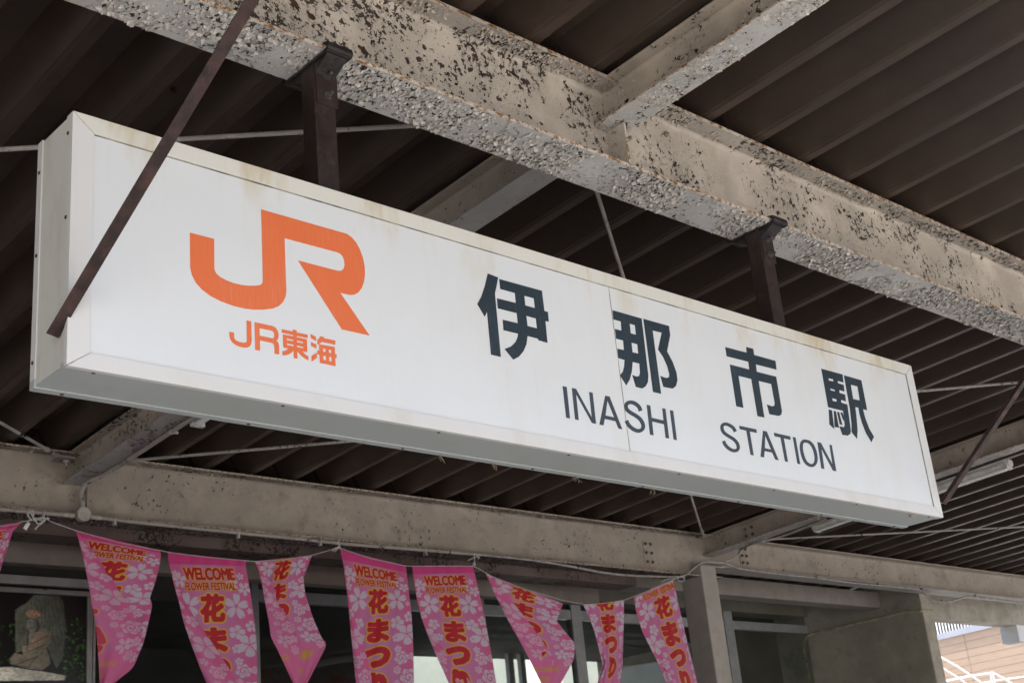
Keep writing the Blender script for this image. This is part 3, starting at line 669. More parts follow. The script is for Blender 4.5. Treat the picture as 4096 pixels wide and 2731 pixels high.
decal('kanji_character', [([(1705, 358), (1803, 410), (1807, 490), (1708, 438)], []), ([(1710, 505), (1811, 557), (1814, 633), (1712, 580)], []), ([(1819, 705), (1822, 805), (1724, 877), (1721, 768)], []),
    ([(1883, 400), (1957, 416), (1953, 436), (2166, 482), (2167, 558), (1915, 507), (1862, 547), (1862, 556), (1832, 556), (1830, 467), (1862, 440)], []),
    ([(1862, 549), (2156, 603), (2162, 735), (2189, 740), (2192, 812), (2167, 808), (2173, 960), (1877, 900), (1869, 746), (1832, 740), (1831, 665), (1866, 668)],
     [[(1935, 628), (1984, 637), (1986, 698), (1937, 688)], [(2043, 650), (2092, 658), (2092, 720), (2045, 710)], [(1942, 765), (1992, 774), (1994, 853), (1944, 845)], [(2049, 785), (2097, 795), (2099, 876), (2052, 868)]])], sm, M['orange'], 'small orange kanji with three water strokes')
decal('kanji_character', [([(1008, 326), (1078, 353), (1068, 405), (1056, 460), (1096, 886), (1030, 870), (1003, 582), (988, 616), (938, 531), (965, 480), (988, 410)], []),
    ([(1085, 363), (1372, 442), (1388, 577), (1412, 584), (1418, 649), (1395, 645), (1409, 791), (1348, 773), (1345, 763), (1275, 745), (1268, 800), (1247, 848), (1217, 884), (1180, 904), (1121, 832), (1165, 815), (1195, 785), (1208, 755), (1212, 730), (1114, 706), (1109, 636), (1210, 660), (1203, 592), (1076, 560), (1070, 492), (1197, 524), (1190, 457), (1092, 430)],
     [[(1253, 475), (1317, 492), (1325, 558), (1260, 540)], [(1267, 610), (1331, 628), (1339, 694), (1275, 678)]])], kb, M['navy'], 'first large blue-black kanji')
decal('kanji_character', [([(1846, 572), (2041, 628), (2086, 1010), (2083, 1055), (2068, 1083), (2045, 1097), (2003, 1086), (1978, 1006), (2008, 1018), (2025, 1012), (2031, 990), (2026, 930), (1981, 919), (1975, 985), (1960, 1040), (1938, 1076), (1895, 1008), (1915, 985), (1924, 950), (1927, 906), (1885, 893), (1878, 830), (1923, 840), (1917, 775), (1870, 763), (1862, 698), (1906, 709), (1902, 648), (1852, 634)],
     [[(1961, 662), (1996, 673), (2003, 737), (1968, 727)], [(1973, 789), (2013, 801), (2019, 864), (1980, 854)]]),
    ([(2053, 630), (2225, 678), (2233, 740), (2212, 848), (2250, 920), (2275, 990), (2282, 1040), (2272, 1080), (2250, 1098), (2188, 1086), (2167, 1013), (2205, 1027), (2225, 1022), (2227, 1000), (2212, 945), (2185, 885), (2152, 836), (2176, 723), (2115, 708), (2172, 1133), (2118, 1120)], [])], kb, M['navy'], 'second large blue-black kanji, its left edge on the panel joint')
decal('kanji_character', [([(343, 819), (487, 857), (484, 818), (531, 831), (537, 872), (680, 912), (688, 971), (548, 935), (555, 985), (685, 1018), (724, 1250), (718, 1274), (700, 1281), (640, 1269), (623, 1204), (658, 1217), (672, 1213), (676, 1198), (652, 1067), (567, 1046), (606, 1292), (560, 1282), (518, 1033), (432, 1012), (465, 1227), (418, 1216), (374, 936), (505, 970), (498, 918), (353, 881)], [])], kc, M['navy'], 'third large blue-black kanji')
decal('kanji_character', [([(988, 964), (1131, 1003), (1137, 1057), (1098, 1046), (1100, 1061), (1138, 1073), (1143, 1117), (1108, 1107), (1111, 1127), (1148, 1138), (1153, 1183), (1120, 1173), (1123, 1192), (1163, 1205), (1187, 1380), (1182, 1403), (1165, 1413), (1130, 1408), (1110, 1350), (1140, 1357), (1146, 1345), (1135, 1247), (1034, 1222)],
     [[(1035, 1028), (1067, 1035), (1070, 1051), (1039, 1043)], [(1048, 1097), (1078, 1105), (1081, 1117), (1051, 1109)], [(1061, 1162), (1090, 1169), (1092, 1186), (1064, 1180)]]),
    ([(1038, 1238), (1060, 1243), (1075, 1368), (1043, 1338)], []), ([(1072, 1247), (1086, 1250), (1107, 1360), (1078, 1355)], []), ([(1094, 1253), (1108, 1256), (1130, 1342), (1112, 1336)], []), ([(1116, 1258), (1130, 1258), (1143, 1300), (1137, 1314)], []),
    ([(1140, 1008), (1257, 1042), (1296, 1242), (1268, 1236), (1285, 1300), (1310, 1365), (1342, 1420), (1325, 1457), (1290, 1400), (1262, 1330), (1245, 1270), (1238, 1225), (1216, 1222), (1225, 1290), (1232, 1380), (1228, 1434), (1192, 1390), (1192, 1340), (1180, 1230), (1160, 1120)],
     [[(1186, 1072), (1231, 1083), (1247, 1177), (1202, 1167)]])], kc, M['navy'], 'fourth large blue-black kanji')
LET = [
 ('I', [([(98, 86), (130, 93), (156, 340), (126, 334)], [])]),
 ('N', [([(170, 101), (203, 108), (327, 332), (306, 132), (333, 138), (360, 382), (328, 375), (203, 148), (224, 353), (196, 347)], [])]),
 ('A', [([(432, 161), (466, 168), (566, 424), (536, 418), (513, 361), (428, 343), (418, 394), (387, 387)], [[(449, 198), (502, 331), (434, 316)]])]),
 ('S', [ribbon([(709, 281), (697, 250), (668, 224), (635, 213), (606, 220), (594, 245), (606, 274), (637, 298), (670, 317), (706, 346), (728, 385), (727, 416), (706, 435), (676, 434), (645, 418), (615, 390), (598, 356)], 29)]),
 ('H', [([(757, 232), (785, 239), (796, 334), (889, 355), (879, 259), (904, 264), (933, 497), (905, 491), (893, 385), (799, 363), (811, 472), (783, 466)], [])]),
 ('I', [([(939, 274), (965, 280), (994, 510), (968, 503)], [])]),
 ('S', [ribbon([(1452, 443), (1436, 415), (1408, 394), (1378, 383), (1354, 390), (1347, 415), (1362, 450), (1400, 478), (1440, 503), (1467, 535), (1475, 568), (1462, 589), (1432, 590), (1400, 573), (1373, 545), (1359, 516)], 25)]),
 ('T', [([(1482, 396), (1617, 425), (1621, 453), (1565, 441), (1596, 629), (1572, 624), (1538, 435), (1487, 423)], [])]),
 ('A', [([(1669, 435), (1699, 442), (1792, 668), (1766, 661), (1741, 607), (1682, 594), (1677, 645), (1650, 639)], [[(1686, 472), (1732, 583), (1683, 572)]])]),
 ('T', [([(1754, 451), (1882, 480), (1886, 507), (1832, 495), (1865, 680), (1842, 675), (1806, 489), (1759, 478)], [])]),
 ('I', [([(1902, 484), (1924, 489), (1961, 698), (1939, 693)], [])]),
 ('O', [ribbon([(1990, 515), (2030, 524), (2062, 560), (2082, 620), (2084, 672), (2066, 704), (2036, 705), (2003, 680), (1981, 630), (1970, 575), (1973, 533)], 24, True)]),
 ('N', [([(2095, 524), (2123, 530), (2214, 700), (2190, 545), (2208, 548), (2244, 753), (2218, 748), (2127, 576), (2150, 735), (2127, 730)], [])])]
for ch, pl in LET: decal('letter', pl, en, M['navy_thin'])
# cobweb fluff under the sign
rnd = random.Random(5)
for (px_, py_) in [(1970, 1862), (2607, 1962), (3270, 2066), (1755, 1815), (2300, 1908)]:
    b = at(px_, py_, y=YB - .01); b.z = SZ0; mb = MB()
    for k in range(4):
        pts = [b + Vector((rnd.uniform(-.01, .01), 0, 0))]
        for j in range(4): pts.append(pts[-1] + Vector((rnd.uniform(-.006, .012), rnd.uniform(-.004, .004), -rnd.uniform(.003, .010))))
        mb.tube(pts, .0011, 4)
    mb.build('cobweb', M['cobweb'], sg)

# ------------------------------------------------------------------ hangers
def hanger(xc, label):
    h = thing('sign_hanger', (xc, YC, SZ1), label, 'hanger', 'posts that hang the sign from the beam')
    MB().box((xc - .050, YC - .046, SZ1 - .004), (xc + .050, YC + .046, 4.655)).build('post', M['hanger'], h, bevel=.005)
    MB().box((xc - .043, YC - .052, 4.50 - .03), (xc + .060, YC - .0465, 4.662)).build('bolt_plate', M['hanger'], h, bevel=.0015)
    MB().box((xc - .058, Y0 - .016, 4.652), (xc + .062, Y1 + .016, 4.6635)).build('saddle_plate', M['clamp'], h, bevel=.002)
    for s, ye in ((-1, Y0), (1, Y1)):                    # lips that fold round the flange edges
        pr = [(ye + s * .002, 4.652), (ye + s * .024, 4.655), (ye + s * .028, 4.668), (ye + s * .024, 4.690), (ye - s * .012, 4.700), (ye - s * .012, 4.692), (ye + s * .016, 4.684), (ye + s * .018, 4.668), (ye + s * .014, 4.664), (ye + s * .002, 4.6632)]
        MB().prism(pr, xc - .058, xc + .062, 'x').build('clamp_lip', M['clamp'], h, bevel=.0015)
        mb = MB(); mb.add([(xc - .045, ye, 4.652), (xc + .05, ye, 4.652), (xc + .05, YC + s * .045, 4.652), (xc - .045, YC + s * .045, 4.652),
                (xc - .045, YC + s * .045, 4.60), (xc + .05, YC + s * .045, 4.60)], [(0, 1, 2, 3), (0, 3, 4), (1, 5, 2), (2, 5, 4, 3), (0, 4, 5, 1)])
        mb.build('haunch', M['clamp'], h)
    for z in (4.605, 4.515):
        MB().cyl((xc + .010, YC - .052, z), (0, -1, 0), .0175, .004, 14).cyl((xc + .010, YC - .056, z), (0, -1, 0), .0125, .010, 6).cyl((xc + .010, YC - .066, z), (0, -1, 0), .0075, .020, 10).build('bolt', M['bolt'], h)
    mb = MB(); rr = random.Random(int(xc * 10))
    for k in range(3):
        c = Vector((xc + rr.uniform(-.04, .02), YC - .056, 4.645)); mb.tube([c, c + Vector((.004, -.008, -.006)), c + Vector((.008, -.004, -.016))], [.006, .011, .004], 7)
    mb.build('cobweb', M['cobweb'], h)
    return h
hanger(2.80, 'dark brown hanger post near the orange logo')
hanger(5.705, 'dark brown hanger post right of the middle, above the third large kanji')

# ------------------------------------------------------------------ angle braces
BD = Vector((.27, -.96, 1.0)).normalized()
def brace(base, label, length=2.55):
    base = Vector(base); o = thing('angle_brace', base, label, 'brace', 'rusty angle braces at the sign ends')
    s = BD.cross(Vector((1, 0, 0))).normalized()
    xdir = Vector((1, 0, 0)); xdir = (xdir - BD * xdir.dot(BD)).normalized(); s = BD.cross(xdir).normalized()
    wd, t = .043, .005
    pr = [(0, 0), (wd, 0), (wd, t), (t, t), (t, wd), (0, wd)]
    vs = []
    n = 8
    for i in range(n + 1):
        c = base + BD * (length * i / n)
        for a, b in pr: vs.append(c + xdir * (-a) + s * b)
    k = 6
    fs = [(i * k + j, i * k + (j + 1) % k, (i + 1) * k + (j + 1) % k, (i + 1) * k + j) for i in range(n) for j in range(k)]
    mb = MB(); mb.add(vs, fs); mb.add(vs[:k], [tuple(range(k))[::-1]]); mb.add(vs[-k:], [tuple(range(k))])
    mb.build('angle_bar', M['brace'], o, bevel=.001)
    MB().cyl(base + BD * .06 + xdir * -.02 + s * (t + .0), s, .012, .012, 6).build('bolt', M['screw'], o)
    e = base + BD * length
    MB().box((e.x - .07, e.y - .05, e.z - .01), (e.x + .05, e.y + .06, e.z + .004)).build('end_plate', M['brace'], o)
    return o
p1 = at(232, 1352, x=SX0 - .006)
brace((SX0 - .004, p1.y, p1.z), 'rusty dark red angle brace crossing the left end of the sign')
p2 = at(3778, 2012, x=SX1 + .004)
brace((SX1 + .054, p2.y + .02, p2.z), 'rusty angle brace rising from the lower right corner of the sign')

# ------------------------------------------------------------------ conduit, cable, junction box
YQ = BY0 - .026
def qp(pp, y=YQ): return [at(*q, y=y) for q in pp]
cd = thing('conduit', (6, YQ, 4.35), 'flaking grey conduit clipped along the lower edge of the rear beam', 'conduit')
left = qp([T3(-160, 385), T3(0, 400), T3(220, 420), T3(430, 438), T3(500, 444)])
right = qp([T3(600, 450), T3(900, 485), T3(1500, 548), T3(2000, 598), T4(0, 628), T4(500, 668), T4(950, 704)])
MB().tube(spline(left, 3), .0165).build('pipe', M['conduit'], cd)
MB().tube(spline(right, 3), .0165).build('pipe', M['conduit'], cd)
for q in (T3(440, 438), T3(480, 442), T3(625, 452), T3(660, 457)):
    c = at(*q, y=YQ); MB().tube([c - Vector((.02, 0, 0)), c + Vector((.02, 0, 0))], .0195).build('coupling', M['boxpaint'], cd)
for q in (T3(770, 470), T3(1600, 560), T3(2150, 612), T4(590, 676), T3(290, 425)):
    c = at(*q, y=YQ)
    MB().tube([c + Vector((-.009, 0, 0)), c + Vector((.009, 0, 0))], .020).box((c.x - .010, c.y - .012, c.z - .045), (c.x + .010, c.y + .02, c.z - .018)).build('pipe_clip', M['rod'], cd)
cb = thing('cable', (13, YQ, 4.4), 'painted cable looping past the column and along the right rear beam', 'cable')
path = [T4(950, 704), T4(1250, 735), T4(1500, 772), T4(1850, 835), T4(2150, 852), T5(40, 852), T5(85, 835), T5(140, 790), T5(190, 757), T5(250, 755), T5(340, 760)]
MB().tube(spline(qp(path), 4), .013).build('cable_run', M['cable'], cb)
path2 = [T5(340, 760), T5(400, 786), T5(450, 800), T5(700, 835), T5(950, 860), T5(1200, 895), T5(1450, 918), T5(1640, 940), T5(1700, 985), T5(1740, 1015), T5(1800, 1022), T5(1860, 1018), T5(1930, 995), T5(1990, 985), T5(2150, 1005), T5(2400, 1035)]
MB().tube(spline(qp(path2), 4), .014).build('cable_run', M['cable'], cb)
c = at(*T5(295, 758), y=YQ); MB().tube([c - Vector((.07, 0, 0)), c - Vector((.03, 0, 0)), c + Vector((.07, 0, .003))], [.014, .021, .021]).build('cable_joint', M['cable'], cb)
c = at(*T5(1810, 1020), y=YQ); MB().box((c.x - .05, c.y - .02, c.z - .018), (c.x + .05, c.y + .02, c.z + .022)).build('cable_joint', M['cable'], cb, bevel=.004)
for q in (T4(750, 690), T4(1610, 790), T4(2290, 845), T5(950, 858), T5(1365, 905), T5(1660, 938), T5(2020, 982)):
    c = at(*q, y=YQ); MB().tube([c + Vector((-.006, 0, 0)), c + Vector((.006, 0, 0))], .019).tube([c + Vector((0, -.015, .01)), c + Vector((.01, -.02, .03))], .003, 5).build('cable_tie', M['clamp'], cb)
jb = thing('junction_box', at(327, 2057, y=YQ), 'round painted junction box where the conduits meet, lower left', 'junction box')
jc = at(*T3(552, 440), y=YQ)
MB().cyl(jc + Vector((0, .02, 0)), (0, -1, 0), .052, .05, 28).build('body', M['boxpaint'], jb, bevel=.003)
MB().cyl(jc + Vector((0, -.031, 0)), (0, -1, 0), .055, .007, 28).build('lid', M['boxpaint'], jb, bevel=.002)
for a in (45, 135, 225, 315):
    q = jc + Vector((math.cos(R(a)) * .043, -.038, math.sin(R(a)) * .043)); MB().cyl(q, (0, -1, 0), .005, .002, 8).build('screw', M['rod'], jb)
# branch pipe from the box up to the cross beam and along under it
zc1 = lambda y: 4.925 - SL * (y - 3.83) - .022
v0 = jc + Vector((0, 0, .05)); v1 = at(*T3(545, 300), y=YQ)
xr = XG + .080
pts = [v0, v1, at(*T3(556, 262), y=YQ - .01), at(*T3(585, 222), y=YQ - .05)]
for y in (9.33, 9.1, 8.6, 8.0, 7.45): pts.append(Vector((xr if y < 9.3 else xr - .01, y, zc1(y))))
bp = thing('conduit', v1, 'bent conduit rising from the round box and running under the left cross beam', 'conduit')
MB().tube(spline(pts, 4), .0165).build('pipe', M['conduit'], bp)
MB().tube([v0, v0 + Vector((0, 0, .07))], .021).build('coupling', M['conduit'], bp)
for y in (9.2, 8.3):
    MB().tube([(xr, y - .01, zc1(y)), (xr, y + .01, zc1(y))], .021).box((xr + .018, y - .01, zc1(y) - .01), (xr + .05, y + .01, zc1(y) + .008)).build('pipe_clip', M['rod'], bp)
# cable under the right cross beam
xr2 = XC2 - .03
pts = [at(*T5(345, 750), y=YQ), at(*T5(420, 715), y=YQ), at(*T5(470, 660), y=YQ)]
pts += [at(*T5(560, 620), z=4.62), at(*T5(700, 590), z=4.64), at(*T5(1020, 468), z=4.69)]
cb2 = thing('cable', pts[1], 'second cable climbing from the column along the right cross beam', 'cable')
MB().tube(spline(pts, 5), .012).build('cable_run', M['cable'], cb2)

# ------------------------------------------------------------------ fluorescent fittings under the cross beams
def fitting(xc, y0, y1, zf, label):
    f = thing('light_fitting', (xc, (y0 + y1) / 2, zf(y0)), label, 'light fitting', 'batten light fittings under the cross beams')
    def wp(p): return (p[0], p[1], p[2] + zf(p[1]))
    MB().prism([(xc - .032, 0), (xc + .032, 0), (xc + .050, -.030), (xc + .034, -.062), (xc - .034, -.062), (xc - .050, -.030)], y0, y1, 'y', wp).build('housing', M['fitting'], f, bevel=.004)
    MB().prism([(xc - .020 + .026 * math.cos(a), -.080 + .014 * math.sin(a)) for a in [i * math.pi / 5 for i in range(10)]], y0 + .05, y1 - .05, 'y', wp, smooth=True).build('tube_lamp', M['rail_white'], f)
    for y in (y0 + .02, y1 - .05):
        MB().prism([(xc - .052, .002), (xc + .052, .002), (xc + .052, -.085), (xc - .052, -.085)], y, y + .03, 'y', wp).build('end_cap', M['fitting'], f, bevel=.006)
    return f
zf = lambda y: 4.925 - SL * (y - 3.83) - .030
zf2 = lambda y: 4.925 - SL * (y - 3.83) - .085
yr_ = at(4040, 1838, x=XC2 + .08).y; yl_ = at(780, 1680, x=XG + .15).y
pL0, pL1 = at(4040, 1845, z=4.78), at(3755, 1955, z=4.76)
fitting(XC2 + .08, yr_, yr_ + 1.35, lambda y: at(4040, 1838, x=XC2 + .08).z - SL * (y - yr_), 'off-white batten light fitting right of the sign, behind the brace')
fitting(XG + .15, yl_ - 1.3, yl_, lambda y: at(780, 1668, x=XG + .15).z - SL * (y - yl_), 'batten light fitting whose rounded end shows under the sign, lower left')
fitting(XC2 + .10, 7.15, 8.25, zf, 'batten light fitting whose end shows under the right end of the sign')

# ------------------------------------------------------------------ column
ct = 4.49
cl = thing('column', (12.07, 9.69, 0), 'square painted steel column standing right of the flags', 'column')
MB().box((11.935, 9.525, 0), (12.205, 9.83, ct)).build('shaft', M['column'], cl, bevel=.012)
MB().box((11.85, 9.44, 0), (12.29, 9.91, .02)).build('base_plate', M['column'], cl)
MB().box((XC2 - .30, 9.545, ct + .002), (XC2 + .10, 9.80, ct + .014)).build('cap_plate', M['column'], cl)

# ------------------------------------------------------------------ station building behind
BW = 11.75                      # window wall plane
bd = thing('station_building', (10, 12, 0), 'dark station front with grey framed windows behind the flags', 'building')
LY = 10.45
z_t, z_b = at(*T5(270, 860), y=LY).z, at(*T5(300, 970), y=LY).z
PX = at(*T5(1700, 1250), y=9.84).x
lt = thing('lintel_beam', (12, LY, z_b), 'stained box lintel under the rear beam, ending at the rendered pillar', 'beam')
MB().box((11.2, LY, z_b), (PX - .03, LY + .24, z_t + .02)).build('box_section', M['lintel'], lt, bevel=.008)
# soffit and fascia behind the rear beam
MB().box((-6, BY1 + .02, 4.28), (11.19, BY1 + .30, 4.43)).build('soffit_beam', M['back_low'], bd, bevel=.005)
MB().box((-6, LY - .02, 4.19), (11.18, LY + .1, 4.9)).build('soffit_panel', M['lintel'], bd)
zhead = at(*T4(1040, 1000), y=BW).z
ztr0, ztr1 = at(*T5(600, 1215), y=BW).z, at(*T5(600, 1160), y=BW).z
MB().box((-6, BW - .02, 4.55), (PX + .3, BW + .3, 4.72)).build('wall', M['interior_wall'], bd)
# frame members
def mull(px1, px2, row, z0=0.3, z1=4.55, mat='alu_white', d=.10):
    x0 = at(*T4(px1, row), y=BW).x; x1 = at(*T4(px2, row), y=BW).x
    return MB().box((x0, BW, z0), (x1, BW + d, z1)).build('window_post', M[mat], bd, bevel=.003)
posts = []
for a, b in ((955, 1000), (1582, 1648)):
    o = mull(a, b, 1200); posts.append((at(*T4(a, 1200), y=BW).x, at(*T4(b, 1200), y=BW).x))
for a, b in ((360, 418),):
    x0, x1 = at(*T5(a, 1300), y=BW).x, at(*T5(b, 1300), y=BW).x
    MB().box((x0, BW, .3), (x1, BW + .1, 4.55)).build('window_post', M['alu_white'], bd, bevel=.003); posts.append((x0, x1))
x0, x1 = at(1010, 2500, y=BW).x, at(1038, 2500, y=BW).x
MB().box((x0, BW, .3), (x1, BW + .1, 4.55)).build('window_post', M['alu_white'], bd, bevel=.003); posts.append((x0, x1))
x0, x1 = at(1395 + 300, 2600, y=BW).x, at(1420 + 300, 2600, y=BW).x
posts.sort()
edges = [2.5] + [v for p in posts for v in p] + [PX + .4]
for i in range(0, len(edges), 2):
    a, b = edges[i], edges[i + 1]
    if b - a < .1: continue
    MB().box((a + .002, BW + .01, ztr0), (b - .002, BW + .09, ztr1)).build('transom', M['alu_white'], bd, bevel=.003)
    MB().box((a + .002, BW + .04, ztr1 + .001), (b - .002, BW + .046, 4.55)).build('pane', M['glass'], bd)
    if i != 0: MB().box((a + .002, BW + .04, .4), (b - .002, BW + .046, ztr0 - .001)).build('pane', M['glass'], bd)
# room behind: dark ceiling, end walls, far wall open to daylight
RB = 16.2
zo = at(*T4(1060, 1385), y=RB).z
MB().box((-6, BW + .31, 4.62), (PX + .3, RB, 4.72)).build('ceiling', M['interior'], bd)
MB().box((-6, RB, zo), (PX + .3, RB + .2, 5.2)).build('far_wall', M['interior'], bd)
MB().box((PX + .32, BW + .31, 0), (PX + .45, RB + .2, 5.2)).build('side_wall', M['interior_wall'], bd)
xA = at(*T4(500, 1450), y=RB).x
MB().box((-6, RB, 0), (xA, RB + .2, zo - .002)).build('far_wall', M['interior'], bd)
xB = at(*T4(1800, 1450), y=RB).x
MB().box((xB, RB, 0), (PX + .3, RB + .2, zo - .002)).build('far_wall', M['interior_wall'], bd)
MB().box((-6.2, BW, 0), (-6, RB, 6)).build('side_wall', M['interior'], bd)
MB().box((at(*T4(1150, 1450), y=RB - .5).x, RB - .5, 0), (at(*T4(1185, 1450), y=RB - .5).x, RB - .42, zo + .3)).build('inner_post', M['alu_white'], bd)
MB().box((at(*T4(1232, 1450), y=RB - .5).x, RB - .5, 0), (at(*T4(1262, 1450), y=RB - .5).x, RB - .42, zo + .3)).build('inner_post', M['alu_white'], bd)
# pale platform-side walls seen through the far opening
MB().box((xA - .4, 19.0, 0), (xB + 3, 19.2, 9.0)).build('platform_wall', M['white_wall'], bd)
xa_, xb_ = at(*T5(612, 1400), y=BW + 1.3).x, at(*T5(782, 1400), y=BW + 1.3).x
MB().box((xa_, BW + 1.3, 0), (xb_ + .3, BW + 1.42, at(*T5(700, 1232), y=BW + 1.3).z)).build('partition', M['concrete'], bd)
MB().box((at(*T4(1270, 1450), y=18.9).x, 18.9, 0), (at(*T4(1500, 1450), y=18.9).x, 18.98, 5.5)).build('bright_panel', M['rail_white'], bd)
# dark curtain wall at left with header
MB().box((-6, LY + .12, 3.98), (at(1000, 2500, y=LY + .12).x, LY + .16, 4.5)).build('header_panel', M['dark_frame'], bd)
xp = at(1000, 2500, y=LY + .12).x
# rendered pillar with a conduit
pl = thing('rendered_pillar', (PX, 11, 0), 'rough grey-green cement rendered pillar at the lower right', 'pillar')
PYF = 9.84; PYB = at(*T5(810, 1350), x=PX).y
xR = at(*T5(1775, 1300), y=PYF).x
mb = MB(); xl_t, xl_b = at(*T5(1650, 985), y=PYF).x, at(*T5(1712, 1568), y=PYF).x
MB().box((PX, PYF + .003, 0), (xR, PYB + .3, 4.76)).build('shaft', M['plaster'], pl, bevel=.015)
MB().box((PX + .004, PYF - .004, 0), (xR - .004, PYF + .002, 4.758)).build('front_face', M['plaster_lit'], pl)
pc = thing('conduit', (PX - .02, 10.5, 3.8), 'thin conduit bent across the side of the rendered pillar', 'conduit')
xx = PX - .045
pp = [at(*T5(912, 1568), x=xx), at(*T5(888, 1430), x=xx), at(*T5(870, 1330), x=xx), at(*T5(878, 1275), x=xx), at(*T5(915, 1243), x=xx), at(*T5(1000, 1218), x=xx), at(*T5(1300, 1150), x=xx), at(*T5(1560, 1090), x=xx)]
pp = [Vector((p.x, p.y, p.z)) for p in pp]
pp = [pp[0] + Vector((0, 0, -1.2))] + pp
e = at(*T5(1660, 1078), y=PYF - .02)
pp += [Vector((xx, PYF + .03, e.z - .01)), Vector((xx + .03, PYF - .016, e.z)), Vector((xR - .03, PYF - .018, e.z + .01)), Vector((xR + .03, PYF + .0, e.z + .01))]
MB().tube(spline(pp, 4), .017).build('pipe', M['pipe_pale'], pc)
for q in (T5(895, 1415), T5(1000, 1222), T5(1440, 1118)):
    c = at(*q, x=xx); MB().box((c.x - .014, c.y - .01, c.z - .028), (c.x + .012, c.y + .01, c.z + .02)).build('pipe_clip', M['rod'], pc)

# beam and soffit beyond the pillar (right)
GY = 10.3
gt, gb = at(*T5(1900, 1020), y=GY).z, at(*T5(1900, 1142), y=GY).z
rbm = thing('concrete_beam', (20, GY, gb), 'plain concrete beam spanning away from the pillar at the lower right', 'beam')
MB().box((xR + .01, GY, gb), (30, GY + .26, gt + .4)).build('beam_body', M['concrete'], rbm, bevel=.01)
fx = at(*T5(2330, 1250), y=GY)
hl = thing('lamp_housing', (fx.x, GY, fx.z), 'white lamp housing hanging at the right edge below the concrete beam', 'light fitting')
MB().prism([(fx.x - .03, 10.32), (fx.x + .28, 10.32), (fx.x + .28, 10.62), (fx.x - .03, 10.62)], fx.z - .08, gb - .001, 'z').build('housing', M['rail_white'], hl, bevel=.01)
MB().box((fx.x + .02, 10.35, fx.z - .09), (fx.x + .22, 10.58, fx.z - .081)).build('lens', M['fitting'], hl)

# ------------------------------------------------------------------ framed poster
PY = LY - .05
fp = thing('framed_poster', (4.2, PY, 2), 'framed photo poster of a stone deity statue among leaves', 'poster')
cr = lambda a, b: (a * .466, 2000 + b * .466)
zr = at(*cr(400, 800), y=PY).z; xr_ = at(*cr(742, 1300), y=PY).x
zr = at(*cr(400, 805), y=PY).z
PXL, PZB = xr_ - 1.25, zr - 1.6
MB().box((PXL, PY + .012, PZB), (xr_, PY + .02, zr)).build('backing', M['dark_frame'], fp)
fw = at(*cr(790, 1300), y=PY).x - xr_
prf = lambda s: None
MB().box((PXL - fw, PY - .012, zr + .0005), (xr_ + fw, PY + .03, zr + fw * .85)).build('frame_rail', M['alu'], fp, bevel=.006)
MB().box((xr_ + .0005, PY - .012, PZB - .03), (xr_ + fw, PY + .03, zr)).build('frame_rail', M['alu'], fp, bevel=.006)
MB().box((PXL - fw, PY - .012, PZB - .03), (PXL - .0005, PY + .03, zr)).build('frame_rail', M['alu'], fp, bevel=.006)
MB().box((-1, PY, zr + fw * .85 + .03), (xr_ + fw * 1.6, PY + .05, zr + fw * .85 + .10)).build('head_rail', M['alu_white'], fp, bevel=.003)
MB().box((xr_ + fw * 1.25, PY + .005, .5), (xr_ + fw * 1.7, PY + .05, zr + fw * .85 + .03)).build('side_rail', M['alu_white'], fp, bevel=.003)

def grid_mesh(name, mat, P, colr, parent, smooth=True):
    """P: (rows, cols, 3) positions, colr: (rows, cols, 3) linear colours -> one dense printed sheet"""
    rws, cls = P.shape[:2]; me = bpy.data.meshes.new(name)
    me.vertices.add(rws * cls); me.vertices.foreach_set('co', P.reshape(-1).astype(np.float32))
    ii = np.arange(rws * cls).reshape(rws, cls)
    q = np.stack([ii[:-1, :-1], ii[1:, :-1], ii[1:, 1:], ii[:-1, 1:]], -1).reshape(-1, 4)
    nf = len(q); me.loops.add(nf * 4); me.loops.foreach_set('vertex_index', q.reshape(-1).astype(np.int32))
    me.polygons.add(nf); me.polygons.foreach_set('loop_start', (np.arange(nf) * 4).astype(np.int32)); me.polygons.foreach_set('loop_total', np.full(nf, 4, np.int32))
    me.update(calc_edges=True); me.validate()
    at_ = me.attributes.new('print', 'FLOAT_COLOR', 'POINT')
    c4 = np.concatenate([colr, np.ones((rws, cls, 1))], -1); at_.data.foreach_set('color', c4.reshape(-1).astype(np.float32))
    if smooth: me.polygons.foreach_set('use_smooth', np.ones(nf, bool))
    me.materials.append(mat); return link(name, me, parent)
def lin(c): c = np.asarray(c, float) / 255; return np.where(c < .04045, c / 12.92, ((c + .055) / 1.055) ** 2.4)
def poly_mask(X, Z, poly):
    inside = np.zeros(X.shape, bool); n = len(poly)
    for i in range(n):
        x1, y1 = poly[i]; x2, y2 = poly[(i + 1) % n]
        if y1 == y2: continue
        c = ((y1 > Z) != (y2 > Z)) & (X < (x2 - x1) * (Z - y1) / (y2 - y1) + x1); inside ^= c
    return inside
def vnoise(shape, cell, seed):
    rs = np.random.RandomState(seed); h, w_ = shape; gh, gw = int(h / cell) + 3, int(w_ / cell) + 3; G = rs.rand(gh, gw)
    yy, xx_ = np.meshgrid(np.arange(h) / cell, np.arange(w_) / cell, indexing='ij'); y0 = yy.astype(int); x0 = xx_.astype(int); fy = yy - y0; fx_ = xx_ - x0
    fy = fy * fy * (3 - 2 * fy); fx_ = fx_ * fx_ * (3 - 2 * fx_)
    return (G[y0, x0] * (1 - fx_) + G[y0, x0 + 1] * fx_) * (1 - fy) + (G[y0 + 1, x0] * (1 - fx_) + G[y0 + 1, x0 + 1] * fx_) * fy
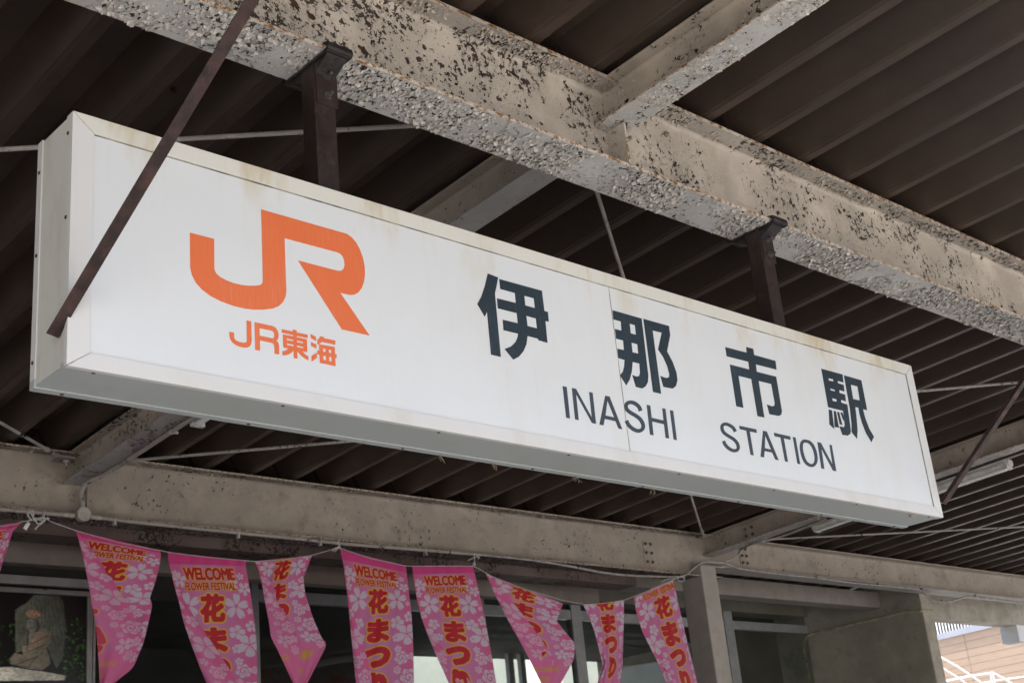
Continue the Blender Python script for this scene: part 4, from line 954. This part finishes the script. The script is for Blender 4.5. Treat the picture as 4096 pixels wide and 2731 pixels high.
# poster picture, worked out in plane coordinates
ph, pw = 420, 350
zz = zr - np.linspace(0, .95, ph); xx2 = np.linspace(PXL, xr_, pw)
Xg, Zg = np.meshgrid(xx2, zz)
img = np.zeros((ph, pw, 3)) + lin((9, 10, 9)); fbm = vnoise((ph, pw), 9, 1) * .5 + vnoise((ph, pw), 4, 2) * .3 + vnoise((ph, pw), 2, 3) * .2
def pp2(lst): return [(lambda p: (p.x, p.z))(at(*cr(*q), y=PY)) for q in lst]
def paint(lst, col, var=.5, seed=4):
    m = poly_mask(Xg, Zg, pp2(lst)); n = vnoise((ph, pw), 6, seed) * .5 + vnoise((ph, pw), 2.5, seed + 1) * .5
    gx = (Xg[m] - Xg[m].min()) / max(1e-6, np.ptp(Xg[m]))
    img[m] = (2.1 * lin(col)[None, :] * (1 - var + 2 * var * n[m][:, None])) * (1.25 - .7 * gx)[:, None]
def blob(c, rx, ry, col, var=.5, seed=9):
    paint([(c[0] + rx * math.cos(a), c[1] + ry * math.sin(a)) for a in np.linspace(0, 6.283, 20)[:-1]], col, var, seed)
rl = random.Random(3)
def leafs(n, x0, x1, y0, y1):
    for i in range(n):
        c = (rl.uniform(x0, x1), rl.uniform(y0, y1)); s = rl.uniform(9, 22); a = rl.uniform(0, 3.14)
        gcol = rl.choice([(18, 38, 12), (26, 54, 17), (40, 76, 24), (12, 26, 9)])
        paint([(c[0] + s * math.cos(a) * u - s * .5 * math.sin(a) * v_, c[1] + s * math.sin(a) * u + s * .5 * math.cos(a) * v_) for u, v_ in ((-1, 0), (-.3, 1), (.4, .8), (1, 0), (.4, -.8), (-.3, -1))], gcol, .3, i % 7)
leafs(26, -20, 150, 1050, 1400); leafs(95, 545, 735, 1080, 1560); leafs(16, 620, 735, 990, 1140)
paint([(300, 808), (520, 815), (545, 900), (572, 1060), (560, 1250), (540, 1360), (490, 1440), (440, 1330), (400, 1200), (140, 1310), (135, 940), (180, 905), (230, 880)], (56, 60, 53), .5, 11)
for k in range(13):
    x0_ = 160 + k * 31; yb_ = 1000 + (k % 3) * 40
    for j in range(2):
        pts = [(x0_ + 12 * math.sin(t * 5 + k), 850 + j * 230 + t * 200) for t in np.linspace(0, 1, 9)]
        if x0_ < 330 and j == 0 and k < 3: continue
        paint(pts + [(p[0] + 5, p[1]) for p in pts[::-1]], (26, 27, 24), .3, k)
        paint([(p[0] + 6, p[1]) for p in pts] + [(p[0] + 10, p[1]) for p in pts[::-1]], (78, 80, 70), .3, k)
paint([(245, 1135), (330, 1105), (400, 1095), (440, 1150), (445, 1210), (400, 1260), (430, 1330), (440, 1400), (370, 1455), (240, 1440), (95, 1402), (92, 1350), (130, 1308), (200, 1322), (200, 1250), (245, 1245)], (84, 80, 69), .5, 21)
paint([(330, 1120), (440, 1150), (430, 1190), (250, 1290), (250, 1250)], (94, 80, 66), .4, 22)
for (a, b_) in (((260, 1230), (420, 1150)), ((255, 1290), (400, 1230)), ((150, 1400), (330, 1330)), ((240, 1440), (300, 1350)), ((320, 1300), (330, 1210)), ((120, 1400), (250, 1425))):
    paint([a, b_, (b_[0] + 4, b_[1] + 8), (a[0] + 4, a[1] + 8)], (52, 49, 42), .2, 5)
blob((318, 1075), 26, 56, (40, 42, 37), .3, 7); blob((276, 1075), 45, 62, (78, 83, 76), .4, 8); blob((292, 972), 66, 38, (94, 76, 62), .3, 9)
for k in range(6): blob((242 + k * 20, 962 + (k % 2) * 16), 11, 11, (118, 90, 72), .2, k)
for q in ((262, 1046), (296, 1046)): blob(q, 11, 4, (35, 38, 34), .1, 3)
blob((272, 1068), 7, 10, (66, 74, 68), .1, 3); blob((270, 1094), 15, 4, (48, 44, 40), .1, 3)
paint([(240, 1105), (252, 1105), (248, 1245), (236, 1245)], (20, 22, 20), .2, 1); blob((224, 1280), 26, 38, (96, 88, 76), .3, 5)
for k in range(3): paint([(203, 1262 + k * 18), (244, 1262 + k * 18), (244, 1266 + k * 18), (203, 1266 + k * 18)], (40, 36, 32), .1, 2)
paint([(-140, 1440), (100, 1425), (250, 1450), (400, 1470), (560, 1500), (560, 1545), (-140, 1560)], (140, 138, 128), .6, 31)
paint([(-140, 1548), (560, 1540), (740, 1550), (740, 1760), (-140, 1760)], (6, 6, 6), .1, 2)
img *= 1.5 * (.75 + .5 * vnoise((ph, pw), 40, 55))[..., None]
for _ in range(3):
    img = (img + np.roll(img, 1, 0) + np.roll(img, -1, 0) + np.roll(img, 1, 1) + np.roll(img, -1, 1)) / 5
Pp = np.stack([Xg, np.full_like(Xg, PY + .0105), Zg], -1)
grid_mesh('poster_print', M['poster'], Pp, img, fp, False)

# ------------------------------------------------------------------ flag artwork (worked out once as numbers)
CS = 360                                   # samples per flag width
CH = int(CS * 2.45)
vv, uu = np.meshgrid((np.arange(CH) + .5) / CS, (np.arange(CS) + .5) / CS, indexing='ij')
def glyph_mask(txt, u0, v0, u1, v1, grow, mirror=False):
    cu = bpy.data.curves.new('glyph', 'FONT'); cu.body = txt; cu.resolution_u = 3
    ob = bpy.data.objects.new('glyph', cu); COL.objects.link(ob)
    dg = bpy.context.evaluated_depsgraph_get(); me = bpy.data.meshes.new_from_object(ob.evaluated_get(dg))
    nV = len(me.vertices)
    m = np.zeros((CH, CS), bool)
    if nV:
        co = np.zeros(nV * 3); me.vertices.foreach_get('co', co); co = co.reshape(-1, 3)[:, :2]
        mn, mx = co.min(0), co.max(0); U = u0 + (co[:, 0] - mn[0]) / (mx[0] - mn[0]) * (u1 - u0); V = v1 - (co[:, 1] - mn[1]) / (mx[1] - mn[1]) * (v1 - v0)
        me.calc_loop_triangles()
        for t in me.loop_triangles:
            a, b, c = t.vertices; xs_ = U[[a, b, c]] * CS - .5; ys_ = V[[a, b, c]] * CS - .5
            x0, x1 = int(max(0, math.floor(xs_.min()))), int(min(CS - 1, math.ceil(xs_.max()))); y0, y1 = int(max(0, math.floor(ys_.min()))), int(min(CH - 1, math.ceil(ys_.max())))
            if x1 < x0 or y1 < y0: continue
            gx, gy = np.meshgrid(np.arange(x0, x1 + 1), np.arange(y0, y1 + 1))
            d = lambda i, j: (xs_[j] - xs_[i]) * (gy - ys_[i]) - (ys_[j] - ys_[i]) * (gx - xs_[i])
            e1, e2, e3 = d(0, 1), d(1, 2), d(2, 0)
            m[y0:y1 + 1, x0:x1 + 1] |= ((e1 >= -.3) & (e2 >= -.3) & (e3 >= -.3)) | ((e1 <= .3) & (e2 <= .3) & (e3 <= .3))
    bpy.data.objects.remove(ob); bpy.data.curves.remove(cu); bpy.data.meshes.remove(me)
    return m
def dilate(m, r):
    out = m.copy(); ir = int(math.ceil(r))
    for dy in range(-ir, ir + 1):
        for dx in range(-ir, ir + 1):
            if dx * dx + dy * dy <= r * r and (dx or dy):
                s = np.zeros_like(m); ys = slice(max(0, dy), CH + min(0, dy)); yt = slice(max(0, -dy), CH + min(0, -dy))
                xs_ = slice(max(0, dx), CS + min(0, dx)); xt = slice(max(0, -dx), CS + min(0, -dx)); s[ys, xs_] = m[yt, xt]; out |= s
    return out
PINK = lin((226, 104, 162)); LILAC = lin((216, 138, 192)); WHT = lin((220, 202, 220)); RED = lin((205, 14, 46)); YEL = lin((232, 190, 30)); HEM = lin((228, 66, 146)); GOLD = lin((218, 168, 50))
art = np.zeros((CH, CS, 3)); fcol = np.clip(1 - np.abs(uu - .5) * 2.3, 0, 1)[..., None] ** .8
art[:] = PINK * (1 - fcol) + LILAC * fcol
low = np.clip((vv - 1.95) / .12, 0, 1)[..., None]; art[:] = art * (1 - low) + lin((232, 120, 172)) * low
def petal5(cu, cv, r, rot, kind):
    du, dv = uu - cu, vv - cv; rr = np.hypot(du, dv) / r; th = np.arctan2(dv, du) - rot
    sect = (th / (2 * math.pi / 5)) % 1 - .5
    if kind == 'cherry':
        wdt = np.cos(sect * math.pi) ** 1.0; lim = .34 + .66 * np.clip(1 - (np.abs(sect) * 2.35) ** 3, 0, 1); notch = (np.abs(sect) < .05 * (rr - .72) / .28) & (rr > .72)
        gap = np.abs(sect) > .40 + .04 * rr; m = (rr < lim) & (rr > .16) & ~gap & ~notch
        art[m] = WHT
    else:
        lim = .45 + .55 * np.clip(1 - (np.abs(sect) * 2.1) ** 4, 0, 1) * (1 + .12 * np.cos(th)); gap = np.abs(np.abs(sect) - .5) < .035 / np.clip(rr, .2, 2)
        m = (rr < lim) & ~gap & (rr > .1); art[m] = WHT
        fil = (np.abs(np.sin(th * 4 + 1)) < .16 / np.clip(rr * 3, .3, 3)) & (rr < .42); art[fil & (rr < lim)] = PINK
def rose(cu, cv, r, rot):
    du, dv = uu - cu, vv - cv; rr = np.hypot(du, dv) / r; th = np.arctan2(dv, du) - rot
    s6 = (th / (2 * math.pi / 6)) % 1 - .5; lim = .80 + .2 * np.abs(1 - np.abs(s6) * 2) ** 1.4
    m = rr < lim; art[m] = WHT
    spir = np.abs(((rr * 2.6 - th / (2 * math.pi)) % 1) - .5) < .11 / np.clip(rr * 1.6, .5, 2); art[spir & m & (rr < .55)] = PINK
    ring = (np.abs(rr - .60 - .09 * np.cos(6 * th + .8)) < .045); art[ring & m] = PINK
    rad = (np.abs(s6) > .445) & (rr > .60) & m; art[rad] = PINK
FL = [('cherry', .10, .33, .10, .3), ('cherry', .93, .44, .085, .9), ('cherry', .90, .28, .05, .2), ('cherry', .06, .25, .045, .5), ('cherry', .78, .38, .085, 1.4), ('cherry', .20, .63, .155, .1), ('cherry', .80, .64, .15, .45), ('cherry', .96, .70, .035, .2), ('cherry', .05, .47, .06, .4),
      ('hib', .78, .95, .095, .6), ('hib', .96, .88, .075, .3), ('hib', .22, .93, .085, 2.2), ('hib', .06, .80, .07, .7), ('hib', .92, 1.12, .15, .9), ('hib', .10, 1.13, .15, 2.0), ('hib', .77, 1.17, .06, .3), ('hib', .27, 1.14, .06, 1.5), ('hib', .79, 1.33, .05, .2), ('hib', .24, 1.32, .05, 1.0),
      ('rose', .84, 1.46, .10, .3), ('rose', .975, 1.45, .055, .9), ('rose', .16, 1.47, .10, 1.3), ('rose', .04, 1.40, .05, .6), ('rose', .78, 1.62, .055, .2), ('rose', .93, 1.72, .12, .5), ('rose', .07, 1.70, .12, 1.1), ('rose', .24, 1.63, .05, .2), ('rose', .77, 1.78, .045, .4), ('rose', .22, 1.80, .045, .4),
      ('cherry', .83, 1.93, .10, .3), ('cherry', .18, 1.95, .10, .9), ('hib', .95, 1.93, .06, .3), ('hib', .05, 1.92, .06, .3), ('rose', .93, 2.06, .06, .2), ('rose', .07, 2.07, .06, .8)]
for kind, cu_, cv_, r_, ro in FL:
    if kind == 'rose': rose(cu_, cv_, r_, ro)
    else: petal5(cu_, cv_, r_, ro, kind)
hem = (vv < .13); art[hem] = HEM
def stamp(txt, u0, v0, u1, v1, g1, g2, c1=RED, c2=YEL):
    m = glyph_mask(txt, u0, v0, u1, v1, 0); a = dilate(m, g1)
    if c2 is not None: art[dilate(a, g2)] = c2
    art[a] = c1
stamp('WELCOME', .175, .172, .825, .325, 3.2, 3.6)
stamp('FLOWER FESTIVAL', .175, .362, .825, .452, 1.8, 2.8)
stamp('花', .375, .51, .645, .80, 7.5, 6); stamp('ま', .375, .90, .65, 1.20, 8.5, 6); stamp('つ', .36, 1.31, .66, 1.54, 12, 6); stamp('り', .42, 1.66, .61, 1.97, 13, 6)
stamp('伊那商工会議所', .18, 2.12, .82, 2.19, 1.0, 0, GOLD, None); stamp('伊那市', .34, 2.25, .66, 2.32, 1.0, 0, GOLD, None)
def sample(U, V):
    x = np.clip(U * CS - .5, 0, CS - 1.001); y = np.clip(V * CS - .5, 0, CH - 1.001); x0 = x.astype(int); y0 = y.astype(int); fx_ = (x - x0)[..., None]; fy = (y - y0)[..., None]
    return (art[y0, x0] * (1 - fx_) + art[y0, x0 + 1] * fx_) * (1 - fy) + (art[y0 + 1, x0] * (1 - fx_) + art[y0 + 1, x0 + 1] * fx_) * fy

# ------------------------------------------------------------------ flags: cloth sheets with folded-over hems
FYY = 9.44
def flag(tf, rows, v0, v1, label, seed, u_lo=0.0, u_hi=1.0, res=(330, 150), amp=.018):
    """rows: (t, left outline, right outline, free hem) in crop pixels"""
    ts = np.array([r[0] for r in rows])
    def line(k): 
        P_ = np.array([tf(*r[k]) for r in rows], float); n = res[0]; t = np.linspace(0, 1, n)
        out = np.stack([np.interp(t, ts, P_[:, i]) for i in (0, 1)], -1)
        ker = np.hanning(int(n * .09) | 1); ker /= ker.sum(); h = len(ker) // 2
        pad = np.concatenate([2 * out[:1] - out[1:h + 1][::-1], out, 2 * out[-1:] - out[-h - 1:-1][::-1]])
        return np.stack([np.convolve(pad[:, i], ker, 'valid') for i in (0, 1)], -1)
    Lp, Rp, Hp = line(1), line(2), line(3); n, mcol = res
    wm = np.linalg.norm(Rp - Lp, axis=1); wf = np.maximum(np.linalg.norm(Hp - Lp, axis=1), 1e-3); tot = wm + wf; uf = wf / tot
    rs = np.random.RandomState(seed); ph1, ph2 = rs.rand(2) * 6
    P = np.zeros((n, mcol, 3)); U = np.zeros((n, mcol)); V = np.zeros((n, mcol)); s = np.linspace(0, 1, mcol)
    for i in range(n):
        t = i / (n - 1); k = uf[i]
        a = np.where(s < k, (k - s) / max(k, 1e-6), (s - k) / (1 - k))          # 0 at the fold
        px = np.where((s < k)[:, None], Lp[i] + (Hp[i] - Lp[i]) * a[:, None], Lp[i] + (Rp[i] - Lp[i]) * a[:, None])
        dist = np.abs(s - k) * tot[i]                                            # px from the fold
        rise = 1 - np.exp(-(dist / 10.0) ** 1.2)
        dep = np.where(s < k, -.014 * rise - .010 * np.sin(a * 3.1) * min(1, wf[i] / 40), .006 * rise)
        dep = dep + amp * np.sin(s * 6.0 + ph1 + t * 2.5) * min(1, .25 + t * 1.6) + amp * .5 * np.sin(s * 13 + ph2 - t * 5) * min(1, .3 + t)
        dep = dep + .0045 * np.sin(s * 31 + t * 9 + ph2)
        y = FYY + dep
        d = FWD[None, :] + RGT[None, :] * ((px[:, :1] - W0 / 2) / FPX) - UPV[None, :] * ((px[:, 1:] - H0 / 2) / FPX)
        P[i] = CAMP[None, :] + d * ((y - CAMP[1]) / d[:, 1])[:, None]
        U[i] = u_lo + (u_hi - u_lo) * s; V[i] = v0 + (v1 - v0) * t
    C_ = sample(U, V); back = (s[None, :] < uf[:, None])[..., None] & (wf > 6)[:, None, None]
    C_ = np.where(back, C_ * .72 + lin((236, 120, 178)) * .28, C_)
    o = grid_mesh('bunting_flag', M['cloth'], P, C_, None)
    return tag(o, label, 'flag', 'pink festival flags on one rope')
f1 = lambda a, b: (300 + a * .4154, 2080 + b * .4154)
f2 = lambda a, b: (640 + a * .3515, 2180 + b * .3515)
f3 = lambda a, b: (960 + a * .3704, 2150 + b * .3704)
f4 = lambda a, b: (1340 + a * .3515, 2180 + b * .3515)
f5 = lambda a, b: (1600 + a * .3386, 2200 + b * .3386)
f7 = lambda a, b: (2250 + a * .3067, 2250 + b * .3067)
f0 = lambda a, b: (a, b)
flag(f0, [(0, (-190, 2128), (92, 2085), (-190, 2128)), (.15, (-185, 2170), (52, 2122), (-185, 2170)), (.4, (-170, 2260), (22, 2215), (-170, 2260)), (.7, (-150, 2400), (-12, 2320), (-150, 2400)), (1, (-140, 2600), (-60, 2560), (-140, 2600))], .0, 1.5, 'pink flag cut off by the left edge of the picture', 40)
flag(f1, [(0, (8, 98), (825, 290), (8, 98)), (.15, (60, 290), (825, 372), (150, 270)), (.3, (112, 530), (785, 560), (330, 510)), (.45, (145, 710), (718, 752), (450, 725)), (.52, (160, 820), (745, 805), (505, 800)), (.63, (190, 960), (725, 910), (570, 930)), (.78, (214, 1190), (662, 1175), (650, 1130)), (.9, (228, 1400), (560, 1420), (500, 1400)), (1, (240, 1620), (385, 1560), (330, 1590))], .02, 2.42, 'pink flag beside the poster, left side folded over, its slanting WELCOME partly hidden', 41)
flag(f2, [(0, (86, 80), (1000, 172), (86, 80)), (.06, (100, 190), (970, 215), (100, 190)), (.2, (150, 420), (1010, 420), (165, 420)), (.33, (215, 650), (1045, 640), (290, 650)), (.45, (268, 880), (1075, 860), (430, 870)), (.6, (348, 1110), (1098, 1090), (590, 1100)), (.8, (470, 1430), (1106, 1410), (800, 1420)), (1, (585, 1700), (1112, 1700), (960, 1700))], 0, 1.80, 'flat hanging pink flag with a broad plain hem, its lower left side folded over', 42)
flag(f3, [(0, (156, 250), (778, 190), (156, 250)), (.1, (195, 335), (735, 300), (200, 335)), (.2, (235, 500), (683, 430), (340, 490)), (.4, (275, 730), (705, 600), (470, 720)), (.58, (308, 900), (780, 840), (570, 900)), (.75, (332, 1075), (872, 1060), (620, 1090)), (.84, (420, 1240), (940, 1150), (655, 1230)), (1, (600, 1620), (700, 1620), (618, 1600))], .44, 2.42, 'small twisted pink flag with both lower corners splayed, third whole one from the left', 43)
flag(f4, [(0, (62, 48), (808, 232), (62, 48)), (.12, (98, 240), (822, 370), (98, 240)), (.3, (138, 560), (846, 560), (152, 560)), (.45, (165, 850), (872, 800), (225, 820)), (.6, (186, 1070), (886, 1030), (300, 1060)), (.8, (218, 1390), (894, 1330), (390, 1360)), (1, (255, 1720), (902, 1700), (455, 1700))], 0, 1.93, 'pink flag hanging straight, from the knot at the middle of the rope, narrow left fold', 44)
flag(f5, [(0, (142, 188), (858, 184), (142, 188)), (.1, (160, 320), (890, 300), (160, 320)), (.3, (196, 580), (952, 570), (205, 580)), (.45, (252, 800), (1002, 800), (285, 790)), (.6, (325, 1000), (1042, 1010), (400, 1000)), (.75, (410, 1200), (1082, 1230), (545, 1210)), (.9, (515, 1430), (1120, 1460), (745, 1440)), (1, (600, 1620), (1150, 1660), (900, 1640))], 0, 1.86, 'pink flag hanging from a level rope stretch, its left edge swung far right', 45)
flag(f5, [(0, (1008, 268), (1925, 632), (1008, 268)), (.2, (1112, 510), (1885, 740), (1245, 500)), (.36, (1225, 730), (1846, 825), (1450, 760)), (.5, (1310, 890), (1950, 960), (1560, 900)), (.62, (1385, 1020), (2068, 1095), (1660, 1040)), (.8, (1530, 1290), (2055, 1290), (1830, 1280)), (1, (1705, 1640), (1860, 1640), (1810, 1640))], .46, 2.42, 'crumpled pink flag slanting right under the lower part of the rope', 46, amp=.02)
flag(f7, [(0, (268, 545), (802, 488), (268, 545)), (.15, (342, 690), (802, 650), (342, 690)), (.35, (420, 905), (796, 870), (420, 905)), (.55, (478, 1140), (790, 1110), (478, 1140)), (.74, (522, 1330), (782, 1340), (522, 1330)), (.86, (470, 1470), (762, 1480), (470, 1470)), (1, (450, 1640), (748, 1650), (450, 1640))], .66, 2.18, 'narrow pink flag at the low point of the rope, second from the column', 47, u_lo=.12, u_hi=.86)
flag(f7, [(0, (930, 452), (1442, 218), (930, 452)), (.15, (962, 640), (1490, 440), (962, 640)), (.35, (1042, 900), (1562, 740), (1042, 900)), (.55, (1185, 1180), (1632, 1060), (1185, 1180)), (.75, (1300, 1420), (1700, 1330), (1300, 1420)), (1, (1400, 1680), (1778, 1640), (1400, 1680))], .33, 2.0, 'pink flag beside the painted column, its lettering running downhill to the right', 48, u_lo=0, u_hi=.80)

# rope and knots
YRP = FYY - .008
rp = thing('bunting_rope', at(1300, 2210, y=YRP), 'thin white rope that carries the pink flags', 'rope')
rpts = [(-190, 2126), (60, 2096), (88, 2085), (150, 2076), (200, 2072)]
MB().tube([at(*q, y=YRP) for q in rpts], .0035, 6).build('strand', M['rope'], rp)
rpts = [(200, 2084), (300, 2120), (470, 2168), (643, 2201), (672, 2207), (820, 2226), (985, 2241), (1018, 2244), (1130, 2238), (1247, 2220), (1325, 2197), (1362, 2192), (1490, 2234), (1623, 2262), (1648, 2263), (1770, 2262), (1889, 2263), (1910, 2270), (1975, 2308), (2100, 2355), (2252, 2400), (2338, 2416), (2420, 2411), (2500, 2398), (2600, 2358), (2692, 2318), (2708, 2312)]
MB().tube([at(*q, y=YRP) for q in rpts], .0036, 6).build('strand', M['rope'], rp)
def cords(name, label, lists, r=.0045, y=YRP - .006):
    k = thing(name, at(*lists[0][0], y=y), label, 'string')
    for l in lists: MB().tube(spline([at(*q, y=y - .004 * (i % 3)) for i, q in enumerate(l)], 5), r, 6).build('strand', M['rope'], k)
    return k
kn = cords('string_knot', 'white plastic string bow tied to the conduit at the far left', [
    [(108, 2062), (122, 2040), (135, 2050), (132, 2072), (142, 2084)], [(142, 2084), (128, 2060), (118, 2046), (112, 2058), (122, 2076)],
    [(138, 2076), (160, 2070), (182, 2072), (196, 2080)], [(192, 2068), (170, 2080), (150, 2076), (140, 2068)], [(145, 2078), (150, 2094), (168, 2086), (180, 2074)],
    [(178, 2078), (160, 2096), (148, 2108), (141, 2118)], [(182, 2080), (165, 2094), (150, 2104), (139, 2116)], [(125, 2074), (112, 2086), (106, 2094)]], .0052)
q = at(104, 2104, y=YRP - .01); MB().add([at(*p_, y=YRP - .012) for p_ in ((108, 2086), (122, 2092), (106, 2120), (92, 2112))] + [at(*p_, y=YRP - .010) for p_ in ((108, 2086), (122, 2092), (106, 2120), (92, 2112))],
    [(0, 1, 2, 3), (7, 6, 5, 4), (0, 4, 5, 1), (1, 5, 6, 2), (2, 6, 7, 3), (3, 7, 4, 0)])
mb = MB(); mb.add([at(*p_, y=YRP - .012) for p_ in ((108, 2086), (122, 2092), (106, 2120), (92, 2112))] + [at(*p_, y=YRP - .010) for p_ in ((108, 2086), (122, 2092), (106, 2120), (92, 2112))],
    [(0, 1, 2, 3), (7, 6, 5, 4), (0, 4, 5, 1), (1, 5, 6, 2), (2, 6, 7, 3), (3, 7, 4, 0)]); mb.build('paper_tag', M['rail_white'], kn)
cords('string_knot', 'white string knot where the rope meets the conduit, between the third and fourth whole flags', [
    [(1325, 2198), (1345, 2190), (1358, 2180), (1352, 2166), (1360, 2162)], [(1362, 2194), (1356, 2178), (1348, 2170), (1358, 2164)], [(1330, 2204), (1342, 2192), (1356, 2186)], [(1340, 2206), (1350, 2192), (1360, 2186)]], .005)
cords('string_knot', 'white string knot above the rope, between the fifth and sixth whole flags', [
    [(1897, 2268), (1898, 2250), (1899, 2236), (1896, 2222), (1900, 2212)], [(1872, 2240), (1890, 2232), (1912, 2222), (1926, 2218)], [(1880, 2236), (1902, 2226), (1918, 2228), (1910, 2234)], [(1890, 2262), (1898, 2246), (1902, 2262)]], .0045)
cords('string_knot', 'white string loop tying the rope end beside the column', [
    [(2645, 2328), (2665, 2316), (2690, 2314), (2710, 2312), (2722, 2306), (2738, 2312), (2734, 2322), (2718, 2322), (2706, 2312)]], .005)

# ------------------------------------------------------------------ far building, railings
FB = 30.0
fb = thing('clad_building', (50, FB, 0), 'far building with wood-look siding and a white railed terrace, at the lower right', 'building')
# wall faces roughly towards the platform: boards rise to the right in the photo -> wall runs in depth
A = at(3750, 2562, y=24.0); B = at(4096, 2480, z=A.z)
dirw = Vector((B.x - A.x, B.y - A.y, 0)); dirw.normalize(); nw = Vector((dirw.y, -dirw.x, 0))
if (Vector(CAMP) - A).dot(nw) < 0: nw = -nw
zc = A.z
bh = .455
def onwall(px, py):   # distance along the wall and height of a photo point
    d = FWD + RGT * ((px - W0 / 2) / FPX) - UPV * ((py - H0 / 2) / FPX); d = Vector(d); o = Vector(CAMP)
    t = (A - o).dot(nw) / d.dot(nw); p = o + d * t; return (p - A).dot(dirw), p.z
za_, zb_ = onwall(3900, 2582)[1], onwall(3900, 2614)[1]
bh = abs(za_ - zb_)
def wbox(mb, s0, s1, z0, z1, d0, d1):
    vs = [A + dirw * s + nw * d + Vector((0, 0, z - A.z)) for z in (z0, z1) for s, d in ((s0, d0), (s1, d0), (s1, d1), (s0, d1))]
    mb.add(vs, [(0, 3, 2, 1), (4, 5, 6, 7), (0, 1, 5, 4), (1, 2, 6, 5), (2, 3, 7, 6), (3, 0, 4, 7)]); return mb
nb = int((zc) / bh) + 1
sj = onwall(3880, 2640)[0]
for i in range(nb):
    z1 = zc - i * bh; z0 = max(0, z1 - bh + .010)
    if z1 < .05: break
    for s0, s1 in ((-14, sj - .01), (sj + .01, sj + 16)):
        wbox(MB(), s0, s1, z0, z1 - .0, 0, .04).build('siding_board', M['siding'], fb)
wbox(MB(), -14, sj + 16, 0, zc, -.3, -.001).build('wall', M['plaster'], fb)
zp = onwall(3760, 2540)[1]
wbox(MB(), -14, sj + 16, zc + .005, zc + .20, -.2, .12).build('parapet', M['parapet'], fb)
wbox(MB(), -14, sj + 16, zc + .005, zc + 3.2, -2.4, -2.2).build('upper_wall', M['parapet_wall'], fb)
for s_ in (-4.4, -1.9, .6, 3.1): wbox(MB(), s_, s_ + 1.3, zc + .3, zc + 2.2, -2.19, -2.16).build('window', M['dark_frame'], fb)
s = -14
while s < 14:
    wbox(MB(), s, s + .035, zc + .20, zc + 1.35, -.05, -.02).build('baluster', M['rail_white'], fb) if abs(s) < 4.5 else None
    s += .13
for s_ in (-3.2, -.35, 2.4): wbox(MB(), s_, s_ + .22, zc + .20, zc + 1.45, -.09, .0).build('railing_post', M['alu_white'], fb)
wbox(MB(), -14, sj + 16, zc + 1.36, zc + 1.42, -.08, .02).build('top_rail', M['rail_white'], fb)
# white stair railing nearer than the building
SY_ = 17.5
sr = thing('stair_railing', at(3900, 2660, y=SY_), 'white pipe stair railing in front of the wood-look wall, lower right', 'railing')
cz = lambda a, b: (3600 + a * .27494, 2300 + b * .27494)
for pts_, r_ in (([(560, 1170), (830, 1320), (1040, 1460), (1300, 1640)], .035), ([(560, 1310), (870, 1500), (1040, 1640)], .03), ([(640, 1540), (1010, 1465), (1345, 1412), (1480, 1478), (1700, 1620)], .035), ([(1345, 1412), (1375, 1568), (1400, 1700)], .03), ([(1180, 1568), (1500, 1510), (1860, 1465)], .028), ([(1310, 1420), (1345, 1600)], .02)):
    MB().tube([at(*cz(*q), y=SY_) for q in pts_], r_ * .62, 8).build('rail', M['rail_white'], sr)

# ------------------------------------------------------------------ ground
g_ = MB().box((-600, -600, -.2), (600, 600, 0)).build('ground', M['ground']); tag(g_, 'pale plaza paving under and in front of the canopy', None, None, 'structure')
